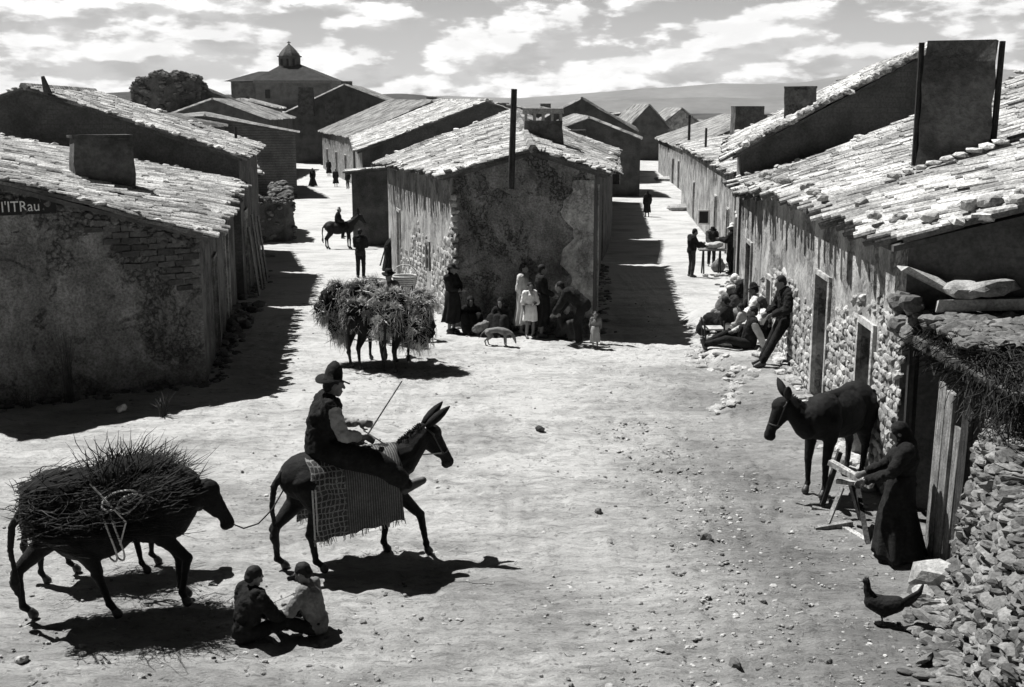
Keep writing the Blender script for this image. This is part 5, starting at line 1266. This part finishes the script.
# ------------------------------------------------------------------ group at the corner house
GC = 'people in the shade of the corner house'
person('woman in a wide hat and long black skirt left of the shaded group', gp(452, 333), -120, 1.60, pose(elL=(-.2, .12, 1.14), wrL=(.02, .24, 1.12), elR=(.2, .12, 1.14), wrR=(-.02, .26, 1.10)), ['blouse:cloth_black', 'skirt:cloth_black:.28:.26', 'bun:hair', 'hat:cloth_dark:.19:.09', 'shoes:leather', 'shawl:cloth_black'], .014, True, GC)
SG = dict(SIT); J = pose(**SG); J.update(elL=(-.22, .2, .36), wrL=(-.08, .36, .34), elR=(.22, .2, .36), wrR=(.08, .36, .34), knL=(-.16, .36, .42), anL=(-.12, .50, .09), toL=(-.12, .62, .04), knR=(.16, .36, .42), anR=(.12, .5, .09), toR=(.12, .62, .04))
person('woman in black sitting on the ground next to the woman in the wide hat', gp(470, 331), 190, 1.6, dict(J), ['blouse:cloth_black', 'lapskirt:cloth_black', 'scarf:cloth_black'], .016, True, GC)
person('woman in a black headscarf sitting on the ground behind the dog', gp(503, 333), 160, 1.6, dict(J), ['blouse:cloth_black', 'lapskirt:cloth_black', 'scarf:cloth_black'], .016, True, GC)
person('tall young woman in a pale dress leaning by the wall', gp(523, 334), -110, 1.62, pose(look=(.2, 1, 0)), ['blouse:cloth_light:.4', 'skirt:cloth_light:.25:.24', 'bun:hair'], .016, True, GC)
person('little girl in a short white dress standing before the older girls', gp(530, 338), 200, 1.25, pose(elL=(-.2, .1, 1.1), wrL=(-.05, .22, 1.08)), ['blouse:cloth_white:.2', 'skirt:cloth_white:.55:.23', 'hair:hair', 'shoes:leather'], .014, True, GC, hs=1.1)
person('woman in a black dress standing and looking right beside the little girl', gp(541, 337), -80, 1.64, pose(elR=(.22, .05, 1.12), wrR=(.15, .25, 1.02)), ['blouse:cloth_black', 'skirt:cloth_black:.3:.23', 'hair:hair', 'shoes:leather'], .014, True, GC)
J = pose(pelvis=(0, -.12, .90), waist=(0, .0, .99), chest=(0, .15, 1.11), neck=(0, .29, 1.20), head=(0, .42, 1.27), shL=(-.17, .24, 1.16), shR=(.17, .24, 1.16), elL=(-.2, .36, .91), wrL=(-.14, .50, .72), elR=(.2, .32, .90), wrR=(.14, .45, .70), hipL=(-.09, -.1, .88), hipR=(.09, -.1, .88), look=(0, 1, -.3))
person('man in dark clothes bending forward at the right end of the shaded group', gp(578, 345), 75, 1.68, J, ['jacket:cloth_black', 'trousers:cloth_black', 'hair:hair', 'shoes:leather'], .014, False, GC)
J = pose(**SG); J.update(elL=(-.22, .2, .36), wrL=(-.08, .36, .34), elR=(.22, .2, .36), wrR=(.08, .36, .34), knL=(-.16, .36, .42), anL=(-.12, .50, .09), toL=(-.12, .62, .04), knR=(.16, .36, .42), anR=(.12, .5, .09), toR=(.12, .62, .04))
person('figure in greyish clothes crouching against the wall before the bending man', gp(561, 338), 230, 1.5, dict(J), ['blouse:cloth_dark', 'lapskirt:cloth_dark', 'hair:hair'], .016, True, GC)
person('toddler in a pale smock standing at the far right of the shaded group', gp(595, 349), 170, .80, pose(), ['blouse:cloth_grey:.5', 'skirt:cloth_mid:.35:.22', 'hair:hair'], .014, True, GC, hs=1.35)
b = Blob(); p = gp(486, 336)
for _ in range(9): b.ell((random.uniform(-.22, .22), random.uniform(-.1, .1), random.uniform(.1, .3)), (.12, .1, .1))
o = b.build('cloth_bundle', 'cloth_grey', None, .02, 2, .06, .06); o.location = p; tag(o, 'crumpled bundle of cloth between the two seated women', 'bundle')

# dog
dg = thing('dog', 'lean pale-backed dog nosing the ground before the shaded group', 'dog', gp(498, 346), math.radians(-8)); b = Blob(.78)
b.chain([(-.30, 0, .40), (-.18, 0, .43), (0, 0, .46), (.14, 0, .42), (.26, 0, .40)], [.085, .075, .08, .105, .085]); b.chain([(.26, 0, .42), (.38, 0, .36), (.44, 0, .28)], [.07, .05, .042]); b.cone((.44, 0, .27), (.47, 0, .20), .052, .04); b.cone((.47, 0, .2), (.50, 0, .10), .035, .02)
for s in (-1, 1):
    x = .03 * s
    b.chain([(-.28, s * .06, .38), (-.20 + x, s * .06, .26), (-.33 + x, s * .06, .15), (-.30 + x, s * .06, .03), (-.26 + x, s * .06, .015)], [.07, .045, .022, .016, .018]); b.chain([(.2, s * .06, .36), (.20 - x, s * .06, .2), (.21 - x, s * .06, .03), (.24 - x, s * .06, .015)], [.055, .028, .016, .018])
b.build('body', 'fur_dog', dg, .009, 2)
for s in (-1, 1): c = Blob(.78); c.cone((.42, s * .05, .30), (.36, s * .07, .24), .022, .01); c.build('ear', 'fur_dog', dg, .008, 1)
c = Blob(.78); c.chain([(-.36, 0, .42), (-.45, 0, .34), (-.50, 0, .24), (-.55, 0, .20)], [.022, .015, .011, .007]); c.build('tail', 'fur_dog', dg, .007, 1)

# ------------------------------------------------------------------ right street
person('lone woman in black walking away down the right street', gp(647, 217), 10, 1.66, pose(), ['coat:cloth_black', 'skirt:cloth_black:.3:.24', 'scarf:cloth_black'], .025, True)
GF = 'distant figures at the end of the right street'
person('left one of the dark pair at the end of the right street', gp(638, 156), 170, 1.7, pose(), ['coat:cloth_black', 'trousers:cloth_black'], .035, False, GF)
person('right one of the dark pair at the end of the right street', gp(643, 156), 190, 1.7, pose(), ['jacket:cloth_black', 'trousers:cloth_black'], .035, False, GF)
person('seated dark figure before the white gable end', gp(652, 159), 180, 1.3, pose(), ['coat:cloth_black', 'skirt:cloth_black:.1:.4'], .035, False, GF)
GR = 'people trading by the doorway on the right street'
person('bareheaded man in dark suit reaching out on the left of the trading group', gp(691, 277), -75, 1.70, pose(elR=(.22, .14, 1.12), wrR=(.16, .40, 1.10), elL=(-.22, .14, 1.12), wrL=(-.12, .42, 1.16), head=(0, .10, 1.57), look=(0, 1, -.3)), ['jacket:cloth_black', 'trousers:cloth_dark', 'hair:hair', 'shoes:leather'], .015, False, GR)
person('man in a broad pale hat and long black coat at the doorway', gp(731, 274), 60, 1.76, pose(elR=(.2, .14, 1.16), wrR=(.1, .42, 1.2), elL=(-.2, .14, 1.16), wrL=(-.1, .42, 1.2)), ['coat:cloth_black', 'trousers:cloth_black', 'hat:cloth_white:.20:.13', 'shoes:leather'], .015, False, GR)
person('dark-hatted person stooping behind the trestle in the trading group', gp(711, 266), 175, 1.6, pose(head=(0, .2, 1.48), neck=(0, .1, 1.37), elR=(.2, .25, 1.1), wrR=(.1, .45, 1.0), elL=(-.2, .25, 1.1), wrL=(-.15, .45, 1.0)), ['jacket:cloth_dark', 'trousers:cloth_black', 'hat:cloth_black:.17:.12'], .016, False, GR)
t = thing('market_trestle', 'small trestle with sacks between the trading men', 'trestle', gp(711, 274)); b = MB()
for x in (-.3, .3):
    for y in (-.15, .15): tube(b, [(x, y * 1.6, 0), (x, y * .4, .85)], .03, 5)
b.build('legs_frame', 'wood_dark', t); b = MB(); box(b, (0, 0, .88), (.95, .42, .05)); b.build('tabletop', 'wood', t)
o = Blob(); o.ell((0, 0, .12), (.30, .16, .12)); o.ell((.2, 0, .16), (.2, .14, .12)); o = o.build('sack', 'cloth_light', None, .02, 2, .05, .08); o.location = Vector(t.location) + Vector((0, 0, .9)); tag(o, 'pale lumpy sack lying on the trestle', 'sack')
o = Blob(); o.ell((0, 0, .2), (.26, .22, .24)); o.ell((.05, 0, .42), (.12, .12, .1)); o = o.build('sack', 'cloth_grey', None, .02, 2, .05, .08); o.location = gp(718, 272); tag(o, 'grey sack standing under the right end of the trestle', 'sack')
b = MB(); p = gp(710, 277)
for i in range(9): rock(b, (p.x + random.uniform(-.6, .6), p.y + random.uniform(-.2, .2), p.z + .05), (.11, .09, .06))
tag(b.build('scattered_stones', 'stone'), 'low scatter of stones at the feet of the trading men', 'stones')

# seated group by the wall
GS = 'people resting against the right wall'
BK = dict(pelvis=(0, 0, .30), waist=(0, 0, .43), chest=(0, .03, .64), neck=(0, .05, .80), head=(0, .09, .95), shL=(-.17, .03, .75), shR=(.17, .03, .75), elL=(-.22, .12, .50), wrL=(-.10, .34, .42), elR=(.22, .12, .50), wrR=(.10, .34, .42), hipL=(-.1, .03, .28), hipR=(.1, .03, .28), knL=(-.14, .45, .40), anL=(-.12, .60, .09), toL=(-.12, .74, .04), knR=(.14, .45, .40), anR=(.12, .60, .09), toR=(.12, .74, .04))
J = pose(**BK); J['look'] = (.1, 1, -.25)
person('woman in a white blouse and dark hat seated amid the wall group', gp(756, 333), 75, 1.7, dict(J), ['blouse:cloth_white', 'lapskirt:cloth_grey', 'hair:hair', 'hat:cloth_black:.15:.11'], .013, True, GS)
J2 = pose(**SIT); J2.update(chest=(0, -.06, .44), waist=(0, -.02, .26), neck=(0, -.08, .61), head=(0, -.06, .76), shL=(-.17, -.07, .56), shR=(.17, -.07, .56), elL=(-.24, -.22, .30), wrL=(-.26, -.28, .08), elR=(.22, .1, .4), wrR=(.1, .3, .34), knL=(-.12, .45, .22), anL=(-.12, .88, .09), toL=(-.14, .94, .20), knR=(.12, .42, .30), anR=(.10, .84, .09), toR=(.10, .92, .2))
person('man in black stretched out with his legs towards the street', gp(748, 349), 84, 1.70, J2, ['shirt:cloth_light', 'vest:cloth_black', 'trousers:cloth_black', 'hair:hair', 'shoes:leather'], .013, False, GS)
person('man in dark clothes crouched nearest the street in the wall group', gp(733, 329), 95, 1.6, dict(J), ['jacket:cloth_dark', 'trousers:cloth_grey', 'cap:cloth_light'], .013, False, GS)
person('bowed woman in black with a white headcloth among the resting people', gp(743, 312), 60, 1.6, dict(pose(**{**BK, 'head': (0, .26, .86), 'neck': (0, .17, .77), 'look': (0, 1, -.8)})), ['jacket:cloth_black', 'lapskirt:cloth_grey', 'scarf:cloth_white', 'apron:cloth_white'], .014, True, GS)
person('man in a black hat seated close to the wall behind the white blouse', gp(767, 318), 100, 1.7, dict(J), ['jacket:cloth_black', 'trousers:cloth_black', 'hat:cloth_black:.16:.12'], .014, False, GS)
person('person in a white shirt seated beside the leaning man', gp(771, 334), 70, 1.6, dict(J), ['shirt:cloth_white', 'trousers:cloth_dark', 'cap:cloth_dark'], .014, False, GS)
person('small child in lighter clothes sitting before the woman in the white blouse', gp(742, 338), 60, 1.15, dict(J), ['shirt:cloth_mid', 'trousers:cloth_light', 'hair:hair'], .013, False, GS, hs=1.15)
J = pose(pelvis=(0, -.36, .86), waist=(0, -.39, 1.0), chest=(0, -.38, 1.20), neck=(0, -.33, 1.37), head=(0, -.24, 1.50), shL=(-.18, -.35, 1.31), shR=(.18, -.35, 1.31), elL=(-.25, -.28, 1.05), wrL=(-.12, -.10, .96), elR=(.25, -.28, 1.05), wrR=(.12, -.08, .95), hipL=(-.09, -.34, .84), hipR=(.09, -.34, .84), knL=(-.10, -.12, .46), anL=(-.10, .08, .09), toL=(-.12, .22, .03), knR=(.10, -.16, .46), anR=(.14, .0, .09), toR=(.15, .14, .03), look=(.1, 1, -.35), curl=.7)
person('tall man in a dark suit leaning back against the right wall, legs stretched', gp(764, 366), 100, 1.78, J, ['jacket:cloth_black', 'trousers:cloth_black', 'hair:hair', 'shoes:leather'], .011, False, GS)
for (px, py, f_, h_, lb, w_) in ((750, 306, 80, 1.62, 'person in a pale smock seated furthest up in the wall group', ['blouse:cloth_light', 'lapskirt:cloth_dark', 'hair:hair']),
        (762, 328, 95, 1.25, 'child in a white shirt wedged between the seated adults', ['shirt:cloth_white:.5', 'trousers:cloth_grey', 'hair:hair']),
        (727, 336, 60, 1.55, 'bareheaded person in black squatting at the street edge of the wall group', ['jacket:cloth_black', 'lapskirt:cloth_black', 'bun:hair']),
        (763, 346, 85, 1.6, 'woman with a white shawl sitting low in front of the wall group', ['blouse:cloth_dark', 'lapskirt:cloth_black', 'scarf:cloth_dark', 'shawl:cloth_white'])):
    J_ = pose(**BK); J_['look'] = (-.2, 1, -.3)
    if py in (336, 345): J_ = shift(J_, (0, 0, -.14), UP + ('pelvis', 'hipL', 'hipR'))
    person(lb, gp(px, py), f_, h_, J_, w_, .014, False, GS)
t = thing('wicker_chair', 'small rush chair tipped over among the seated people', 'chair', gp(714, 343)); b = MB()
for (a_, e_) in (((-.2, -.2, 0), (-.25, -.2, .5)), ((.2, -.2, 0), (.15, -.2, .5)), ((-.2, .2, 0), (-.25, .2, .5)), ((.2, .2, 0), (.15, .2, .5)), ((-.22, -.2, .25), (.18, -.2, .25)), ((-.22, .2, .25), (.18, .2, .25)), ((-.25, -.2, .5), (-.25, .2, .5)), ((-.22, -.2, .1), (-.22, .2, .1))): tube(b, [a_, e_], .02, 5)
b.build('chair_frame', 'wood_dark', t); b = MB(); box(b, (-.03, 0, .32), (.40, .40, .03)); b.build('seat', 'straw', t)
o = Blob(); o.ell((0, 0, .06), (.40, .25, .08)); o.ell((.3, .1, .08), (.2, .2, .08)); o = o.build('cloth', 'cloth_white', None, .02, 2, .05, .1); o.location = gp(728, 345); tag(o, 'white cloth spread over the lap of the stretched-out man', 'cloth')

# ------------------------------------------------------------------ right foreground
legsS = [[(-.58, .42), (-.55, .13), (-.51, .03)], [(-.50, .42), (-.46, .13), (-.42, .03)], [(.40, .42), (.39, .12), (.42, .03)], [(.44, .42), (.43, .12), (.46, .03)]]
r6, I6 = donkey('black donkey standing with lowered head before the right-hand house', gp(833, 487), 226, 1.12, legsS, neck=-.75, drop=.32, vox=.012, headdrop=.12, pale=False, ear=(.02, .22, .24), bulk=1.08)
halter(r6, I6)
J = pose(elR=(.22, .16, 1.12), wrR=(.10, .40, 1.02), elL=(-.21, .14, 1.12), wrL=(-.12, .42, .98), head=(0, .08, 1.56), look=(0, 1, -.45), curl=.8)
person('woman in a long black dress and headscarf standing at the wooden frame', gp(897, 558), 75, 1.60, J, ['blouse:cloth_black', 'skirt:cloth_black:.05:.34', 'scarf:cloth_black', 'shawl:cloth_black', 'shoes:leather'], VH, True)
t = thing('wooden_frame', 'rickety wooden sawhorse frame of crossed beams beside the woman in black', 'sawhorse', gp(838, 532)); o = Vector(t.location)
Yb = o.y
def beam(px0, py0, Y0, px1, py1, Y1, w_=.045, h_=.04, m='wood', nm='beam'):
    w_ *= .85; h_ *= .8
    a = at(px0, py0, Y0); c = at(px1, py1, Y1); d = c - a; u, v = frame(d); u *= w_; v *= h_; b = MB()
    box8(b, [tuple(p - o) for p in (a - u - v, a + u - v, a + u + v, a - u + v, c - u - v, c + u - v, c + u + v, c - u + v)]); return b.build(nm, m, t)
g1 = gp(822, 508); g2 = gp(826, 527); g3 = gp(868, 545)
beam(822, 505, g1.y, 840, 452, g1.y + .05, .04, .035, 'wood_dark'); beam(827, 525, g2.y, 842, 488, g2.y + .35, .03, .03)
beam(830, 462, Yb + .35, 872, 486, Yb - .1, .05, .04, 'wood_pale'); beam(836, 481, Yb + .3, 862, 484, Yb + .2, .035, .03, 'wood_pale'); beam(855, 474, Yb + .4, 893, 472, Yb + .1, .03, .03)
beam(815, 529, g2.y - .05, 852, 523, g2.y - .0, .04, .035, 'wood'); beam(812, 508, g1.y, 832, 512, g1.y - .1, .04, .03, 'wood'); beam(842, 527, g2.y, 876, 547, g3.y, .045, .035, 'wood_pale'); beam(868, 545, g3.y, 858, 490, g2.y + .2, .03, .03, 'wood_dark')
beam(862, 522, g2.y + .2, 850, 480, g2.y + .4, .035, .03, 'wood_dark')
def hen(label, pos, deg, m, k=1., lie=False):
    t = thing('hen', label, 'hen', pos, math.radians(deg), 'hens'); b = Blob(k)
    b.chain([(-.10, 0, .20), (0, 0, .17), (.10, 0, .20)], [.075, .095, .075]); b.chain([(.10, 0, .21), (.15, 0, .30), (.155, 0, .37)], [.06, .035, .028]); b.ell((.165, 0, .385), (.032, .026, .03))
    b.cone((0, 0, .13), (0, 0, .10), .06, .04); b.build('body', m, t, .009, 2, .008, .03)
    c = MB()
    for i in range(9): tube(c, [(-.12 * k, 0, .20 * k), ((-.20 - .01 * i) * k, (i - 4) * .007 * k, (.20 + .018 * i) * k), ((-.27 - .004 * i) * k, (i - 4) * .012 * k, (.25 + .022 * i) * k)], [.03 * k, .026 * k, .010 * k], 5)
    c.build('tail', m, t, smooth=True)
    for s in (-1, 1): c = MB(); tube(c, [(0, s * .035 * k, .11 * k), (.015 * k, s * .035 * k, .05 * k), (0, s * .035 * k, .006)], .007 * k, 5); [tube(c, [(0, s * .035 * k, .006), (.05 * k * math.cos(q), (s * .035 + .04 * math.sin(q)) * k, .004)], .005 * k, 4) for q in (-.6, 0, .6)]; c.build('leg', 'wood', t)
    c = MB(); tube(c, [(.19 * k, 0, .385 * k), (.225 * k, 0, .375 * k)], [.010 * k, .002], 5); c.build('beak', 'wood', t)
    c = MB(); [tube(c, [((.15 + i * .014) * k, 0, .405 * k), ((.148 + i * .014) * k, 0, (.43 + .006 * (i == 1)) * k)], [.008 * k, .003], 4) for i in range(3)]; c.build('comb', 'cloth_grey', t)
hen('black hen strutting to the left near the rubble at lower right', gp(883, 624), 165, 'feather', 1.12)
b = MB(); rock(b, (0, 0, .08), (.13, .07, .06), True, tone=1.); o = b.build('paper_scrap', 'white_paint'); o.location = gp(122, 413); tag(o, 'small white scrap lying at the edge of the left-hand shade', 'scrap')

# brushwood lean-to, planks, rubble wall
t = thing('brushwood_shelter', 'lean-to of brush and stones on a stone wall in front of the right-hand house', 'shelter', (5.0, 12.4, 0))
b = MB()
for y in (11.0, 11.9, 12.8, 13.6): tube(b, [(4.7, y, 2.30), (8.2, y - .3, 2.48)], .06, 6)
b.build('roof_pole', 'wood_dark', t, world=True)
b = MB()
for _ in range(6000):
    x = 4.76 + abs(random.gauss(0, 1.0)); y = random.uniform(10.6, 13.75); z = 2.42 + random.uniform(-.06, .14) + (.05 * mn.noise(Vector((x, y, 0))))
    if random.random() < .4: x = 4.76 + random.uniform(-.04, .25); z = 2.42 - abs(random.gauss(0, .22)) * (1.2 - (y - 10.6) / 5)
    d = Vector((random.gauss(0, .11), random.gauss(0, .13), random.gauss(-.03, .06)))
    p = Vector((x + .06, y, z)); tube(b, [p, p + d * .5 + Vector((0, 0, .02)), p + d + Vector((0, 0, -.03))], .005, 3, random.uniform(.5, 1.8), cap=False)
b.build('brush_thatch', 'brush', t, world=True)
b = MB(); box(b, (6.6, 12.15, 2.36), (3.7, 3.1, .12), 0, -.05, jit=.03); b.build('roof_deck', 'tile_bed', t, world=True)
b = MB()
for _ in range(650):
    x = 4.85 + abs(random.gauss(0, .9)); y = random.uniform(12.0, 13.8) - .5 * random.random(); s = random.uniform(.03, .10)
    rock(b, (x, y, 2.50 + .05 * (x - 4.8) + random.uniform(-.02, .06)), (s * 1.5, s * 1.1, s * .6), tone=random.uniform(.6, 1.3))
for _ in range(14): rock(b, (4.75 + random.uniform(-.06, .1), 13.75 + random.uniform(-.3, .15), 2.45 + random.uniform(-.2, .25)), (.14, .12, .10), True)
b.build('roof_rubble', 'stone_dark', t, world=True)
b = MB(); box(b, (5.75, 13.25, 2.74), (1.5, .16, .12), -.15, -.06, jit=.03); rock(b, (5.62, 13.3, 2.90), (.34, .22, .10), True, tone=.7); rock(b, (5.3, 13.35, 2.88), (.2, .16, .09), True, tone=.9); b.build('roof_beam', 'stone', t, world=True)
for i, (y, w_, h_, m_) in enumerate(((12.30, .20, 2.0, 'wood'), (12.08, .22, 1.95, 'wood'), (11.86, .20, 1.62, 'wood'), (11.66, .16, 2.2, 'wood_dark'))):
    b = MB(); box(b, (4.74 + .012 * i, y, h_ / 2), (.045, w_, h_), random.uniform(-.08, .08), .02, jit=.01); b.build('door_plank', m_, t, world=True)
b = MB(); tube(b, [(4.86, 13.55, 0), (4.84, 13.55, 2.4)], .07, 6); b.build('post', 'wood_dark', t, world=True)
b = MB(); box(b, (6.2, 11.35, 1.15), (2.6, .5, 2.3)); b.build('wall_core', 'rubble_dark', t, world=True)
b = MB()                                                   # loose roots and vines hanging off the thatch
for _ in range(110):
    x = 4.70 + random.uniform(0, .15); y = random.uniform(10.5, 11.7); p = Vector((x, y, 2.4)); pts = [p]
    for i in range(5): pts.append(pts[-1] + Vector((random.gauss(-.01, .04), random.gauss(0, .07), -random.uniform(.05, .16))))
    tube(b, pts, .005, 3, random.uniform(.6, 2.), cap=False)
b.build('hanging_roots', 'brush', t, world=True)
rw = thing('rubble_wall', 'sloping dry-stone rubble wall filling the lower right corner', 'wall', (4.6, 10, 0)); b = MB()
def rub(y):  # foot x, crest height
    return float(np.interp(y, [7.8, 9.2, 10, 11, 11.7], [3.65, 3.95, 4.15, 4.42, 4.70])), float(np.interp(y, [7.8, 9.2, 10.2, 11, 11.7], [1.1, 1.35, 1.6, 1.9, 2.0]))
Vv = []; ys_ = np.linspace(7.6, 11.75, 30)
for y in ys_:
    fx_, hh = rub(y)
    for q in range(8): u = q / 7; Vv.append((fx_ + .12 + u * .42 + (1.2 if q == 7 else 0), y, -.2 + (hh + .1) * sm(u * 1.05) ** .8))
b.add(Vv, [(i * 8 + q, i * 8 + q + 1, (i + 1) * 8 + q + 1, (i + 1) * 8 + q) for i in range(29) for q in range(7)]); b.build('rubble_core', 'rubble_dark', rw, world=True)
b = MB()
for _ in range(3600):
    y = random.uniform(7.7, 11.75); fx_, hh = rub(y); u = random.random() ** .9; x = fx_ + .07 + u * .42 + random.gauss(0, .02); z = (hh + .1) * sm(u * 1.05) ** .8 - .1 + random.uniform(0, .06)
    if random.random() < .08: x = fx_ - abs(random.gauss(0, .16)); z = ground_z(x, y) + .03
    s = random.choice((.03, .04, .05, .06, .07, .09)) * random.uniform(.8, 1.2)
    rot = Matrix.Rotation(random.uniform(0, 6.28), 3, 'Z') @ Matrix.Rotation(random.uniform(-.9, .9), 3, 'X')
    rock(b, (x, y, z), (s * 1.6, s * 1.1, s * .42), True, rot=rot, tone=random.uniform(.5, 1.7))
b.build('rubble_stones', 'stone_dark', rw, world=True)
def big_rock(px, py, s, label, m='stone', dy=0.):
    p = gp(px, py); b = MB(); rock(b, (0, 0, s[2] * .6), s, True, tone=1.0); o = b.build('boulder', m); o.location = p; tag(o, label, 'stone', 'large loose stones on the ground')
big_rock(934, 588, (.26, .18, .19), 'largest pale boulder at the foot of the plank door')
big_rock(922, 599, (.13, .10, .09), 'small block lying in front of the pale boulder')
big_rock(952, 612, (.26, .15, .06), 'flat stone between the boulder and the rubble wall')
big_rock(540, 431, (.09, .06, .05), 'dark lump of dung lying alone in the middle of the square', 'cloth_dark')
big_rock(598, 513, (.05, .04, .04), 'small dark stone right of the ridden donkey', 'stone_dark')
big_rock(706, 540, (.08, .06, .05), 'dark stone in the pebble strip', 'stone_dark')
big_rock(734, 668, (.07, .05, .06), 'small upright stone near the bottom edge', 'stone_dark')
big_rock(22, 662, (.07, .06, .04), 'small pale stone behind the rear hooves at lower left')
for (px, py, s, lb) in ((680, 210, (.9, .5, .25), 'rock slab pile at the corner of the pale far house'), (668, 181, (1.3, .6, .25), 'long flat rocks beside the pale far house')): big_rock(px, py, s, lb)
# foot stones along the bank
b = MB()
for _ in range(170):
    y = random.uniform(18.5, 27); e = 3.55 + (y - 18) * .085 + .25 * math.sin(y * 1.3); x = e + random.gauss(.12, .16); s = random.uniform(.03, .10); rock(b, (x, y, ground_z(x, y) + s * .0), (s * 1.6, s, s * .5), True, tone=random.uniform(.6, 1.2))
for _ in range(160):
    y = random.uniform(14.5, 24.3); x = 4.87 + (y - 14) * .048 - abs(random.gauss(0, .16)); s = random.uniform(.03, .12); rock(b, (x, y, ground_z(x, y) + s * .2), (s * 1.4, s, s * .7), True)
tag(b.build('kerb_rubble', 'stone'), 'ragged stones edging the raised bank along the right wall', 'stones', kind='stuff')

# ------------------------------------------------------------------ weeds
def tuft(label, pos, n, h, sp, m='scrub', r=.006):
    b = MB()
    for _ in range(n):
        a = random.uniform(0, 6.28); s = random.uniform(.1, 1) * sp; p = Vector((random.gauss(0, sp * .15), random.gauss(0, sp * .15), 0)); hh = h * random.uniform(.5, 1.1)
        tube(b, [p, p + Vector((math.cos(a) * s * .3, math.sin(a) * s * .3, hh * .6)), p + Vector((math.cos(a) * s, math.sin(a) * s, hh))], [r, r * .8, r * .3], 3, random.uniform(.6, 1.8), cap=False)
    o = b.build('weed', m); o.location = pos; tag(o, label, 'plant', 'weeds growing in the dirt')
tuft('spiky tuft of grass just beyond the left house\'s shadow', gp(163, 416), 22, .42, .22, r=.012)
p = gp(62, 408); tuft('tall wispy dry weed against the shaded adobe wall', Vector((p.x, p.y + .35, p.z)), 90, 1.3, .25, 'scrub', .004)
tuft('low weed at the far left foot of the adobe wall', gp(28, 408), 25, .3, .2)
for (px, py, h_, lb) in ((247, 178, 1.6, 'bare bush on the ruined wall below the boarded house'), (195, 80, 1.2, 'weeds crowning the left top of the ruin')):
    if py > 100: pos = at(px, py, 60); 
    else: pos = at(160, 79, 119)
    tuft(lb, pos, 160, h_ * .6, 1.0, r=.012)
tuft('sparse weed beside the doorway of the corner house', gp(425, 305), 30, .4, .3)

b = MB()                                                   # straw and chaff trodden into the dirt
for _ in range(1500):
    y = random.uniform(9, 24); x = random.uniform(-6, 4.6)
    if y < 9.5 + abs(x) * .0: pass
    if random.random() < .4: p = gp(400, 372); x = p.x + random.gauss(0, .8); y = p.y + random.gauss(0, .5)
    a = random.uniform(0, 3.14); l = random.uniform(.03, .10); z = ground_z(x, y) + .02; tube(b, [(x, y, z), (x + l * math.cos(a), y + l * math.sin(a), z + .004)], .003, 3, random.uniform(.3, 1.6), cap=False)
tag(b.build('chaff', 'straw'), 'bits of straw and chaff trodden into the dirt of the square', 'chaff', kind='stuff')
